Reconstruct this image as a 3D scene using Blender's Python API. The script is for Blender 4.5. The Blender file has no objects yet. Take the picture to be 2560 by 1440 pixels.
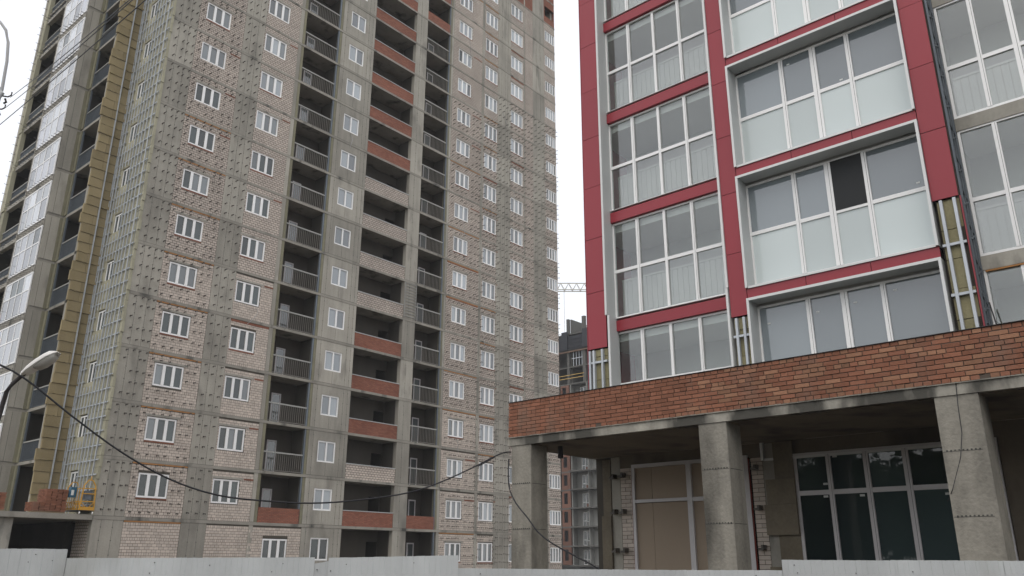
import bpy, math, random
from mathutils import Matrix, Vector
random.seed(7)
S = bpy.context.scene
C = bpy.context.collection
PI = math.pi
EYE = 1.7                                    # camera height above the ground

# ------------------------------------------------------------------ camera
cam_d = bpy.data.cameras.new('camera'); cam = bpy.data.objects.new('camera', cam_d); C.objects.link(cam)
cam_d.sensor_width = 36; cam_d.lens = 2029.15 / 2560 * 36
cam_d.clip_start = 0.1; cam_d.clip_end = 3000
cam.matrix_world = Matrix.Translation((0, 0, EYE)) @ Matrix.Rotation(math.radians(90 + 18.556), 4, 'X') @ Matrix.Rotation(0.0044, 4, 'Z')
S.camera = cam
# ------------------------------------------------------------------ world: overcast sky
SUN_EL, SUN_AZ = math.radians(55), math.radians(200)      # azimuth from north (+Y), clockwise
W = bpy.data.worlds.new('World'); S.world = W; W.use_nodes = True
wn, wl = W.node_tree.nodes, W.node_tree.links
wn.clear()
sky = wn.new('ShaderNodeTexSky'); sky.sky_type = 'NISHITA'; sky.sun_disc = False
sky.sun_elevation = SUN_EL; sky.sun_rotation = SUN_AZ; sky.dust_density = 4
bg1 = wn.new('ShaderNodeBackground'); bg1.inputs[1].default_value = 0.05
wl.new(sky.outputs[0], bg1.inputs[0])
tc = wn.new('ShaderNodeTexCoord'); mp = wn.new('ShaderNodeMapping'); mp.inputs['Scale'].default_value = (1, 1, 2.6)
nz = wn.new('ShaderNodeTexNoise'); nz.inputs['Scale'].default_value = 2.2; nz.inputs['Detail'].default_value = 5
cr = wn.new('ShaderNodeValToRGB')
cr.color_ramp.elements[0].position = .3; cr.color_ramp.elements[0].color = (.87, .875, .88, 1)
cr.color_ramp.elements[1].position = .7; cr.color_ramp.elements[1].color = (.96, .96, .96, 1)
bg2 = wn.new('ShaderNodeBackground'); bg2.inputs[1].default_value = 1.0
wl.new(tc.outputs['Generated'], mp.inputs[0]); wl.new(mp.outputs[0], nz.inputs[0]); wl.new(nz.outputs[0], cr.inputs[0]); wl.new(cr.outputs[0], bg2.inputs[0])
ad = wn.new('ShaderNodeAddShader'); wo = wn.new('ShaderNodeOutputWorld')
wl.new(bg1.outputs[0], ad.inputs[0]); wl.new(bg2.outputs[0], ad.inputs[1]); wl.new(ad.outputs[0], wo.inputs[0])
# soft veiled sun behind the clouds
sd = bpy.data.lights.new('sun', 'SUN'); sd.energy = 0.5; sd.angle = math.radians(40); sd.color = (1, .97, .93)
so = bpy.data.objects.new('sun', sd); C.objects.link(so)
dirv = Vector((math.sin(SUN_AZ) * math.cos(SUN_EL), math.cos(SUN_AZ) * math.cos(SUN_EL), math.sin(SUN_EL)))
so.rotation_euler = dirv.to_track_quat('Z', 'Y').to_euler(); so.location = (0, -20, 90)
S.render.engine = 'CYCLES'
S.view_settings.view_transform = 'Standard'; S.view_settings.look = 'None'
S.view_settings.exposure = 0.12; S.view_settings.gamma = 1.0; S.view_settings.use_curve_mapping = False
S.cycles.max_bounces = 7; S.cycles.transparent_max_bounces = 10; S.cycles.diffuse_bounces = 3; S.cycles.glossy_bounces = 3
S.cycles.caustics_reflective = False; S.cycles.caustics_refractive = False

# ------------------------------------------------------------------ helpers
class M:
    """collects faces and builds ONE mesh"""
    def __init__(s): s.v = []; s.f = []; s.m = []
    def face(s, pts, mi=0):
        n = len(s.v); s.v += [tuple(p) for p in pts]; s.f.append(tuple(range(n, n + len(pts)))); s.m.append(mi)
    def box(s, x0, x1, y0, y1, z0, z1, mi=0, skip=''):
        n = len(s.v)
        s.v += [(x0, y0, z0), (x1, y0, z0), (x1, y1, z0), (x0, y1, z0), (x0, y0, z1), (x1, y0, z1), (x1, y1, z1), (x0, y1, z1)]
        F = {'d': (0, 3, 2, 1), 'u': (4, 5, 6, 7), 'f': (0, 1, 5, 4), 'r': (1, 2, 6, 5), 'b': (2, 3, 7, 6), 'l': (3, 0, 4, 7)}
        for k, q in F.items():
            if k not in skip:
                s.f.append(tuple(n + i for i in q)); s.m.append(mi)
        return s
    def beam(s, a, b, w, h, mi=0):
        a = Vector(a); b = Vector(b); d = (b - a)
        if d.length < 1e-6: return s
        d.normalize(); up = Vector((0, 0, 1)) if abs(d.z) < .95 else Vector((0, 1, 0))
        r = d.cross(up).normalized(); u = r.cross(d).normalized()
        n = len(s.v)
        for p in (a, b):
            for i, j in ((-1, -1), (1, -1), (1, 1), (-1, 1)): s.v.append(tuple(p + r * (i * w / 2) + u * (j * h / 2)))
        for q in ((0, 1, 5, 4), (1, 2, 6, 5), (2, 3, 7, 6), (3, 0, 4, 7), (0, 3, 2, 1), (4, 5, 6, 7)):
            s.f.append(tuple(n + i for i in q)); s.m.append(mi)
        return s
    def tube(s, pts, r, n=8, mi=0, cap=True):
        pts = [Vector(p) for p in pts]; k0 = len(s.v)
        rs = r if isinstance(r, (list, tuple)) else [r] * len(pts)
        for i, p in enumerate(pts):
            d = (pts[min(i + 1, len(pts) - 1)] - pts[max(i - 1, 0)]).normalized()
            up = Vector((0, 0, 1)) if abs(d.z) < .9 else Vector((0, 1, 0))
            a = d.cross(up).normalized(); b = a.cross(d)
            for j in range(n):
                t = 2 * PI * j / n; s.v.append(tuple(p + (a * math.cos(t) + b * math.sin(t)) * rs[i]))
        for i in range(len(pts) - 1):
            for j in range(n):
                q = (k0 + i * n + j, k0 + i * n + (j + 1) % n, k0 + (i + 1) * n + (j + 1) % n, k0 + (i + 1) * n + j)
                s.f.append(q); s.m.append(mi)
        if cap:
            s.f.append(tuple(k0 + j for j in range(n))); s.m.append(mi)
            s.f.append(tuple(k0 + (len(pts) - 1) * n + j for j in reversed(range(n)))); s.m.append(mi)
        return s
    def mesh(s, name, mats, smooth=False):
        me = bpy.data.meshes.new(name); me.from_pydata(s.v, [], s.f)
        for m in (mats if isinstance(mats, (list, tuple)) else [mats]): me.materials.append(m)
        if any(s.m): me.polygons.foreach_set('material_index', s.m)
        if smooth: me.polygons.foreach_set('use_smooth', [True] * len(s.f))
        me.update(); return me
def link(name, me, parent=None, loc=(0, 0, 0), rz=0, kind=None):
    o = bpy.data.objects.new(name, me); C.objects.link(o); o.location = loc; o.rotation_euler = (0, 0, rz)
    if parent: o.parent = parent
    if kind: o['kind'] = kind
    return o
def tag(o, label, cat=None, group=None):
    o['label'] = label
    if cat: o['category'] = cat
    if group: o['group'] = group
    return o
def empty(name, loc, rz, label, cat, group=None):
    o = bpy.data.objects.new(name, None); C.objects.link(o); o.location = loc; o.rotation_euler = (0, 0, rz)
    return tag(o, label, cat, group)
E0 = (0, 0, EYE)                              # measured heights are relative to the eye

# ------------------------------------------------------------------ materials
GRID = 0.8630                                 # the site grid: every building follows it
def mat(name, base, rough=.8, var=.15, nscale=.6, fine=.06, streak=0.0, spec=.3, metal=0, rnd=.1, bump=.0, bscale=30, dark=None, island=False, dthr=(.55, .75)):
    m = bpy.data.materials.new(name); m.use_nodes = True; n = m.node_tree.nodes; l = m.node_tree.links
    p = n['Principled BSDF']; p.inputs['Roughness'].default_value = rough; p.inputs['Specular IOR Level'].default_value = spec; p.inputs['Metallic'].default_value = metal
    g = n.new('ShaderNodeNewGeometry'); mp = n.new('ShaderNodeMapping'); mp.inputs['Rotation'].default_value = (0, 0, -GRID); l.new(g.outputs['Position'], mp.inputs[0])
    def math_(op, a, b=None, c=None):
        x = n.new('ShaderNodeMath'); x.operation = op
        for i, q in enumerate((a, b, c)):
            if q is None: continue
            if isinstance(q, (int, float)): x.inputs[i].default_value = q
            else: l.new(q, x.inputs[i])
        return x.outputs[0]
    def noise(sc, vec=None, det=4, scale3=None):
        t = n.new('ShaderNodeTexNoise'); t.inputs['Scale'].default_value = sc; t.inputs['Detail'].default_value = det
        src = vec or mp.outputs[0]
        if scale3:
            q = n.new('ShaderNodeMapping'); q.inputs['Scale'].default_value = scale3; l.new(src, q.inputs[0]); src = q.outputs[0]
        l.new(src, t.inputs[0]); return t.outputs[0]
    f = math_('MULTIPLY_ADD', math_('SUBTRACT', noise(nscale, det=6), .5), 2 * var, 1.0)
    if fine: f = math_('ADD', f, math_('MULTIPLY', math_('SUBTRACT', noise(18, det=3), .5), 2 * fine))
    if streak: f = math_('ADD', f, math_('MULTIPLY', math_('SUBTRACT', noise(1.0, det=5, scale3=(3.2, 3.2, .22)), .5), 2 * streak))
    if rnd:
        if island: r = g.outputs['Random Per Island']
        else: oi = n.new('ShaderNodeObjectInfo'); r = oi.outputs['Random']
        f = math_('ADD', f, math_('MULTIPLY', math_('SUBTRACT', r, .5), 2 * rnd))
    mx = n.new('ShaderNodeVectorMath'); mx.operation = 'SCALE'; mx.inputs[0].default_value = base; l.new(f, mx.inputs['Scale'])
    col = mx.outputs[0]
    if dark:                                   # shaped stains of a second colour
        mm = n.new('ShaderNodeMapRange'); mm.inputs[1].default_value = dthr[0]; mm.inputs[2].default_value = dthr[1]
        l.new(noise(.9, det=7, scale3=(1.3, 1.3, .45)), mm.inputs[0])
        k = n.new('ShaderNodeMix'); k.data_type = 'RGBA'; l.new(mm.outputs[0], k.inputs[0]); l.new(col, k.inputs[6]); k.inputs[7].default_value = (*dark, 1); col = k.outputs[2]
    l.new(col, p.inputs['Base Color'])
    if bump:
        b = n.new('ShaderNodeBump'); b.inputs['Strength'].default_value = bump; b.inputs['Distance'].default_value = .02
        l.new(noise(bscale, det=4), b.inputs['Height']); l.new(b.outputs[0], p.inputs['Normal'])
    m['col'] = 1
    return m
def brick_mat(name, c1, c2, mortar, w=.26, h=.0769, ms=.011):
    m = bpy.data.materials.new(name); m.use_nodes = True; n = m.node_tree.nodes; l = m.node_tree.links
    p = n['Principled BSDF']; p.inputs['Roughness'].default_value = .9; p.inputs['Specular IOR Level'].default_value = .2
    g = n.new('ShaderNodeNewGeometry'); mp = n.new('ShaderNodeMapping'); mp.inputs['Rotation'].default_value = (0, 0, -GRID); l.new(g.outputs['Position'], mp.inputs[0])
    sx = n.new('ShaderNodeSeparateXYZ'); l.new(mp.outputs[0], sx.inputs[0])
    a = n.new('ShaderNodeMath'); a.operation = 'ADD'; l.new(sx.outputs[0], a.inputs[0]); l.new(sx.outputs[1], a.inputs[1])
    cx = n.new('ShaderNodeCombineXYZ'); l.new(a.outputs[0], cx.inputs[0]); l.new(sx.outputs[2], cx.inputs[1])
    b = n.new('ShaderNodeTexBrick'); l.new(cx.outputs[0], b.inputs['Vector'])
    b.inputs['Color1'].default_value = (*c1, 1); b.inputs['Color2'].default_value = (*c2, 1); b.inputs['Mortar'].default_value = (*mortar, 1)
    b.inputs['Scale'].default_value = 1; b.inputs['Mortar Size'].default_value = ms; b.inputs['Brick Width'].default_value = w; b.inputs['Row Height'].default_value = h; b.inputs['Mortar Smooth'].default_value = .1
    t = n.new('ShaderNodeTexNoise'); t.inputs['Scale'].default_value = .5; t.inputs['Detail'].default_value = 6; l.new(mp.outputs[0], t.inputs[0])
    mr = n.new('ShaderNodeMapRange'); mr.inputs[3].default_value = .72; mr.inputs[4].default_value = 1.28; l.new(t.outputs[0], mr.inputs[0])
    oi = n.new('ShaderNodeObjectInfo'); r2 = n.new('ShaderNodeMapRange'); r2.inputs[3].default_value = .92; r2.inputs[4].default_value = 1.08; l.new(oi.outputs['Random'], r2.inputs[0])
    mu = n.new('ShaderNodeMath'); mu.operation = 'MULTIPLY'; l.new(mr.outputs[0], mu.inputs[0]); l.new(r2.outputs[0], mu.inputs[1])
    v = n.new('ShaderNodeVectorMath'); v.operation = 'SCALE'; l.new(b.outputs['Color'], v.inputs[0]); l.new(mu.outputs[0], v.inputs['Scale']); l.new(v.outputs[0], p.inputs['Base Color'])
    bp = n.new('ShaderNodeBump'); bp.invert = True; bp.inputs['Strength'].default_value = .6; bp.inputs['Distance'].default_value = .012; l.new(b.outputs['Fac'], bp.inputs['Height']); l.new(bp.outputs[0], p.inputs['Normal'])
    return m
def glass_opaque(name, inner, ior=1.9, rough=.03, wob=.02, vary=.55):
    """opaque double glazing; room tone and some reflected sky painted into its colour"""
    m = bpy.data.materials.new(name); m.use_nodes = True; n = m.node_tree.nodes; l = m.node_tree.links
    p = n['Principled BSDF']; p.inputs['Roughness'].default_value = rough; p.inputs['IOR'].default_value = ior
    oi = n.new('ShaderNodeObjectInfo'); r = n.new('ShaderNodeMapRange'); r.inputs[3].default_value = 1 - vary; r.inputs[4].default_value = 1 + vary; l.new(oi.outputs['Random'], r.inputs[0])
    v = n.new('ShaderNodeVectorMath'); v.operation = 'SCALE'; v.inputs[0].default_value = inner; l.new(r.outputs[0], v.inputs['Scale']); l.new(v.outputs[0], p.inputs['Base Color'])
    t = n.new('ShaderNodeTexNoise'); t.inputs['Scale'].default_value = 1.7
    b = n.new('ShaderNodeBump'); b.inputs['Strength'].default_value = wob; b.inputs['Distance'].default_value = .3; l.new(t.outputs[0], b.inputs['Height']); l.new(b.outputs[0], p.inputs['Normal'])
    return m
def glass_clear(name, tint, ior=1.9):
    m = bpy.data.materials.new(name); m.use_nodes = True; n = m.node_tree.nodes; l = m.node_tree.links; n.clear()
    o = n.new('ShaderNodeOutputMaterial'); t = n.new('ShaderNodeBsdfTransparent'); t.inputs[0].default_value = (*tint, 1)
    g = n.new('ShaderNodeBsdfGlossy'); g.inputs['Roughness'].default_value = .02; g.inputs[0].default_value = (1, 1, 1, 1)
    ge = n.new('ShaderNodeNewGeometry'); dp = n.new('ShaderNodeVectorMath'); dp.operation = 'DOT_PRODUCT'; l.new(ge.outputs['Normal'], dp.inputs[0]); l.new(ge.outputs['Incoming'], dp.inputs[1])
    prev = dp.outputs['Value']
    for op, b_, sw in (('ABSOLUTE', None, 0), ('SUBTRACT', 1.0, 1), ('POWER', 5.0, 0), ('MULTIPLY_ADD', 1 - ior, 0)):
        q_ = n.new('ShaderNodeMath'); q_.operation = op; l.new(prev, q_.inputs[1 if sw else 0])
        if b_ is not None: q_.inputs[0 if sw else 1].default_value = b_
        if op == 'MULTIPLY_ADD': q_.inputs[2].default_value = ior
        prev = q_.outputs[0]
    f = q_; x = n.new('ShaderNodeMixShader')
    ns = n.new('ShaderNodeTexNoise'); ns.inputs['Scale'].default_value = .8; b = n.new('ShaderNodeBump'); b.inputs['Strength'].default_value = .006; b.inputs['Distance'].default_value = .3
    l.new(ns.outputs[0], b.inputs['Height']); l.new(b.outputs[0], g.inputs['Normal'])
    l.new(f.outputs[0], x.inputs[0]); l.new(t.outputs[0], x.inputs[1]); l.new(g.outputs[0], x.inputs[2]); l.new(x.outputs[0], o.inputs[0])
    return m
m_conc = mat('concrete', (.325, .308, .265), .92, .28, .45, .12, .28, rnd=.19, bump=.25, bscale=9, dark=(.18, .17, .148), dthr=(.54, .78))
m_conc2 = mat('concrete_pale', (.32, .305, .265), .9, .30, .8, .12, .22, rnd=.08, bump=.3, bscale=14, dark=(.10, .10, .09), dthr=(.58, .72))
m_slab = mat('slab_edge', (.27, .255, .22), .9, .36, .9, .12, .10, rnd=.08, bump=.3, bscale=10, dark=(.07, .07, .062), dthr=(.56, .72))
m_seamc = mat('board_joint', (.12, .115, .10), .9, .2, 1)
m_seam = mat('seam', (.06, .06, .055), .9, .1, 1)
m_dkconc = mat('raw_inner_concrete_shaded', (.062, .055, .045), .9, .25, .8, .08, .1, rnd=.1)  # inner concrete coloured darker to paint in the loggia shade
m_pale = brick_mat('pale_silicate_brick', (.52, .455, .395), (.42, .365, .32), (.085, .075, .062), h=.15, ms=.014)
m_red = brick_mat('red_brick', (.25, .085, .055), (.33, .13, .085), (.13, .085, .065))
m_yel = brick_mat('yellow_brick', (.33, .23, .10), (.26, .18, .08), (.12, .10, .08))
m_pbrick = mat('pale_brick_piece', (.52, .455, .395), .9, .16, .8, .08, rnd=.13, island=True)
m_pbrick1 = mat('pale_brick_single', (.52, .455, .395), .9, .16, .8, .08, rnd=.13)
m_rbrick = mat('red_brick_piece', (.235, .102, .062), .9, .24, .9, .14, rnd=.20, island=True, bump=.3, bscale=40, dark=(.20, .135, .10), dthr=(.52, .72))
m_rbrick1 = mat('red_brick_single', (.235, .102, .062), .9, .24, .9, .14, rnd=.20, bump=.3, bscale=40, dark=(.20, .135, .10), dthr=(.52, .72))
m_obrick1 = mat('orange_brick_single', (.27, .14, .085), .9, .22, .9, .14, rnd=.25, bump=.3, bscale=40)
m_mortar = mat('mortar', (.10, .08, .065), .95, .3, 3, .15, rnd=0)
m_mortar2 = mat('pale_mortar', (.085, .075, .06), .95, .3, 3, .15, rnd=0)
m_foam = mat('orange_foam', (.36, .18, .07), .95, .35, 3, .15, bump=.5, bscale=20)
m_rust = mat('red_course', (.20, .085, .055), .95, .3, 3, .15)
m_wool = mat('mineral_wool', (.27, .22, .125), 1, .20, 1.2, .16, rnd=.13, bump=.6, bscale=22)
m_woolj = mat('jamb_wool', (.20, .19, .13), 1, .25, 2.0, .15, rnd=.12, bump=.5, bscale=22)
m_woolp = mat('mineral_wool_weathered', (.34, .325, .24), 1, .20, 1.2, .14, rnd=.10, bump=.5, bscale=22)
m_woolb = mat('dirty_wool', (.175, .15, .11), 1, .4, 1.6, .2, rnd=.1, bump=.5, bscale=15)
m_wooly = mat('wool_edge', (.27, .245, .145), 1, .25, 2.0, .15, rnd=.12, bump=.5, bscale=22)
m_galv = mat('galvanised_steel', (.47, .50, .53), .45, .2, 2, .06, spec=.5, metal=.3, rnd=.08)
m_galvd = mat('dull_steel', (.12, .14, .16), .5, .25, 2, .08, spec=.5, metal=.4, rnd=.1)
m_brk = mat('bracket_steel', (.085, .077, .066), .6, .3, 3, .1, spec=.4, rnd=.2)
m_rail = mat('railing_steel', (.17, .16, .14), .6, .15, 1, .08, spec=.4, rnd=.06)
m_railt = mat('hand_rail', (.30, .30, .28), .6, .15, 1, .06, spec=.4, rnd=.06)
m_pvc = mat('white_frame', (.84, .84, .83), .35, .05, 1, .02, spec=.5, rnd=.05)
m_pvcd = mat('dusty_frame', (.56, .545, .55), .5, .08, 2, .04, spec=.4, rnd=.03)
m_trim = mat('white_metal_trim', (.66, .67, .66), .4, .04, .8, .02, spec=.5, rnd=.02)
m_sheet = mat('ribbed_sheet', (.80, .81, .78), .5, .05, .8, .02)
m_trimg = mat('pale_reveal_sheet', (.47, .485, .48), .45, .04, .8, .02, spec=.5, rnd=.02)
m_redp = mat('red_panel', (.275, .025, .037), .38, .09, .25, .02, bump=.12, bscale=1.4, spec=.45, rnd=.05)
m_dark = glass_opaque('dark_pane', (.030, .042, .042), 1.75)
m_mid = glass_opaque('grey_pane', (.10, .115, .12), 2.0)
m_light = glass_opaque('pale_pane', (.27, .30, .32), 1.9)
m_bay = glass_opaque('bay_pane', (.30, .31, .345), 2.1, .04)
m_bayw = glass_opaque('bay_sky_glare_pane', (.43, .45, .48), 2.0, .06)  # bay panes: sky glare and film painted into a pale base colour
m_green = glass_opaque('shop_pane', (.028, .042, .043), 1.6, .02, .01)
m_clear = glass_clear('clear_glazing', (.90, .93, .92), .085)
m_clearl = glass_clear('dusty_lower_glazing', (.80, .82, .81), .13)
m_frost = glass_opaque('frosted_pane', (.52, .58, .575), 1.7, .12, .02, .13)
m_upper = glass_opaque('upper_pane', (.17, .20, .215), 2.0, .03, .02, .25)
m_plaster = mat('grey_plaster', (.62, .61, .58), .9, .12, .7, .04, rnd=.05)
m_board = mat('beige_sheathing', (.33, .265, .20), .85, .06, .8, .03, rnd=.03)
m_tag = mat('paper_tag', (.6, .62, .6), .7, .05, 2)
m_yellow = mat('yellow_paint', (.52, .27, .025), .5, .15, 2, .06, spec=.5)
m_blue = mat('blue_box', (.02, .10, .17), .5, .15, 2, .05, spec=.5)
m_wood = mat('pallet_wood', (.22, .16, .10), .9, .2, 2, .1)
m_cable = mat('black_cable', (.018, .018, .022), .5, .1, 2, 0, spec=.4)
m_pole = mat('grey_painted_pole', (.42, .42, .42), .5, .1, 2, .04, spec=.4)
m_arm = mat('dark_arm', (.035, .03, .03), .6, .2, 4, .05, spec=.4)
m_lampw = mat('lamp_shell', (.72, .70, .66), .4, .06, 3, .02, spec=.5)
m_lampg = mat('lamp_glass', (.42, .40, .36), .25, .1, 3, .02, spec=.6)
m_fence = mat('fence_sheet', (.50, .52, .52), .5, .16, .8, .05, .20, spec=.4, rnd=.07, dark=(.26, .26, .23), dthr=(.56, .82))
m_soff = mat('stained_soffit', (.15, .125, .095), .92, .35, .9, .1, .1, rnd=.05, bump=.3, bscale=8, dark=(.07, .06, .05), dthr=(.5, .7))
m_roomshade = mat('painted_room_shade', (.032, .034, .036), .9, .2, .6, .05, rnd=0)  # colour of the sheet that paints the room shade at the open sash
m_black = mat('shade_and_joint_black', (.01, .01, .011), 1, 0, 1, 0, rnd=0)  # near-black: paints the shade of openings, also backs dark joints
m_ground = mat('site_dirt', (.13, .115, .095), .95, .3, .25, .15, rnd=0, bump=.5, bscale=4)
m_form = mat('black_formwork', (.035, .037, .045), .7, .2, .3, .05, rnd=.1)
m_leaf = mat('leaves', (.045, .075, .03), .8, .35, .5, .1, rnd=.2, island=True)
m_trunk = mat('bark', (.08, .065, .05), .9, .3, 3, .1)
m_farw = mat('far_wall', (.23, .23, .215), .9, .3, .3, .08, rnd=.15)
m_far = mat('far_concrete', (.10, .098, .09), .9, .25, .3, .08, rnd=.1)
m_asph = mat('asphalt', (.05, .05, .05), .95, .25, .5, .15, rnd=0, bump=.4, bscale=20)

# ------------------------------------------------------------------ ground
gm = M(); gm.face([(-900, -900, 0), (900, -900, 0), (900, 1500, 0), (-900, 1500, 0)])
link('ground', gm.mesh('ground', m_ground), kind='structure')
gm = M(); gm.face([(-120, -8, .004), (120, -8, .004), (120, 5.2, .004), (-120, 5.2, .004)])
link('road', gm.mesh('road', m_asph), kind='structure')
gm = M().box(-120, 120, 5.2, 5.38, -.2, .12); link('kerb', gm.mesh('kerb', m_slab), kind='structure')

# ================================================================== THE TOWER
TO = (-19.8119 - 2.0211 * math.cos(GRID), 44.1304 - 2.0211 * math.sin(GRID), 0)
tower = empty('apartment_tower', TO, GRID, 'tall unfinished grey concrete and pale brick apartment tower with rows of open loggias', 'apartment tower')
K0, K1 = -1, 19                              # storeys
H = 3.0
def fl(k): return 1.90 + H * k               # underside of the slab edge that carries storey k
ST = .17                                     # slab edge height
GZ = -EYE
def T(name, me, loc=(0, 0, 0), kind=None): return link(name, me, tower, (loc[0], loc[1], loc[2] + EYE), 0, kind)
# slab edges, full storey plates
sl = M()
sl.box(0, 39.15, -.02, 7.6, 0, ST); sl.box(-1.5, 0, 4.40, 16.2, 0, ST); sl.box(-2.53, -1.5, 7.42, 16.2, 0, ST); sl.box(0, 39.15, 7.6, 16.2, 0, ST)
me_sl = sl.mesh('floor_slab', m_slab)
for k in range(0, K1 + 2): T('floor_slab', me_sl, (0, 0, fl(k)))
# --- plain concrete wall pieces: (x0, x1, seams)
def pier_mesh(x0, x1, seams, hh=H - ST, y=0.0, d=.35, ties=True):
    m = M().box(x0, x1, y, y + d, ST, ST + hh)
    for sx in seams:
        m.box(sx - .007, sx + .007, y - .004, y + .01, ST + .02, ST + hh - .02, 1, 'b')
        if ties:
            for tz in (.55, 1.25, 1.95, 2.6): m.box(sx - .028, sx + .028, y - .006, y + .01, tz, tz + .05, 1, 'b')
    m.box(x0 + .012, x1 - .012, y - .003, y + .01, ST + .002, ST + .022, 1, 'b')
    return m.mesh('concrete_pier', [m_conc, m_seamc])
piers = [(0, 1.57, (.45, 1.05)), (4.74, 6.25, (5.25, 5.75)), (8.95, 9.22, ()), (20.06, 21.27, (20.55,)), (24.22, 24.46, ()),
         (28.18, 28.50, (28.34,)), (30.38, 32.20, (30.9, 31.45, 31.75)), (34.14, 34.32, ()), (35.52, 37.36, (36.1, 36.7))]
for x0, x1, sm in piers:
    me = pier_mesh(x0, x1, sm)
    for k in range(K0, K1 + 1):
        T('concrete_pier', me, (0, 0, fl(k)))
# metal/wool jamb strips beside the loggias
for xa, xb in ((9.24, 9.44), (12.42, 12.60), (24.06, 24.2)):
    me_js = M().box(xa, xb, .012, .40, ST, H - .002).mesh('insulation_jamb', m_woolj)
    for k in range(0, K1 + 1): T('insulation_jamb', me_js, (0, 0, fl(k)))
# --- walls with window holes
def holed(x0, x1, z0, z1, wx0, wx1, wz0, wz1, y=0.0, d=.3):
    m = M()
    m.box(x0, wx0, y, y + d, z0, z1, 0, 'ud' if False else ''); m.box(wx1, x1, y, y + d, z0, z1)
    m.box(wx0, wx1, y, y + d, z0, wz0, 0, 'lr'); m.box(wx0, wx1, y, y + d, wz1, z1, 0, 'lr')
    return m
# window columns: x0,x1 wall; wx0,wx1 window; sill, head above fl(k); panes
cols = {
 'A': (1.58, 4.73, 2.02, 3.73, 1.19, 2.47, 3), 'B': (6.26, 8.94, 6.345, 8.045, 1.125, 2.475, 3),
 'D': (12.62, 15.70, 13.36, 14.76, 1.05, 2.40, 2), 'H': (24.47, 28.17, 25.12, 26.79, 1.00, 2.31, 3),
 'I': (28.51, 30.37, 28.64, 30.31, 0.97, 2.37, 3), 'J': (32.21, 34.13, 32.22, 33.96, .98, 2.35, 3),
 'K': (37.37, 39.13, 37.52, 39.12, .95, 2.15, 4)}
def window_frame(w, h, n, y0=.03, fw=.09, d=.09, mull=.11):
    m = M(); m.box(0, w, y0, y0 + d, 0, fw); m.box(0, w, y0, y0 + d, h - fw, h); m.box(0, fw, y0, y0 + d, fw, h - fw); m.box(w - fw, w, y0, y0 + d, fw, h - fw)
    pw = (w - 2 * fw - (n - 1) * mull) / n; ps = []
    for i in range(n):
        a = fw + i * (pw + mull); ps.append((a, a + pw))
        if i: m.box(a - mull, a, y0 - .006, y0 + d, fw, h - fw)
    return m, ps
def pane_mesh(x0, x1, z0, z1, y, mt, name='pane'):
    return M().box(x0, x1, y, y + .02, z0, z1).mesh(name, mt)
wf = {}
for c, (x0, x1, a, b, s0, s1, n) in cols.items():
    m, ps = window_frame(b - a, s1 - s0, n, mull=.165 if n == 3 else .11)
    wf[c] = (m.mesh('window', m_pvc), ps, {mt.name: (M().box(0, ps[0][1] - ps[0][0], .085, .105, .075, s1 - s0 - .075).mesh('pane', mt)) for mt in (m_dark, m_mid, m_light)},
             {mt.name: None for mt in (m_mid, m_light)})
infill_me = {}
for c, (x0, x1, a, b, s0, s1, n) in cols.items():
    mt = m_conc if c == 'D' else m_pale
    m = holed(x0, x1, ST + .005, H - .005, a, b, s0, s1)
    if c == 'D':
        for sx in (12.95, 15.1, 15.45):
            m.box(sx - .008, sx + .008, -.004, .01, ST + .03, H - .03, 1, 'b')
            for tz in (.6, 1.3, 2.0, 2.7): m.box(sx - .028, sx + .028, -.006, .01, tz, tz + .05, 1, 'b')
        m.box(14.05, 14.065, -.004, .01, ST + .03, s0 - .05, 1, 'b')
        m.box(12.65, 15.68, -.003, .01, ST + .004, ST + .03, 1, 'b')
    infill_me[c] = m.mesh('concrete_wall' if c == 'D' else 'brick_infill', [mt, m_seamc])
    infill_me[c + 'r'] = holed(x0, x1, ST + .005, H - .005, a, b, s0, s1).mesh('brick_infill', m_red)
    infill_me[c + 'm'] = holed(x0, x1, ST + .005, H - .005, a, b, s0, s1, .012).mesh('brick_infill', m_mortar2)
NEAR = {'A': range(-1, 5), 'B': range(-1, 5), 'H': range(-1, 3), 'I': range(-1, 2)}
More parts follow.
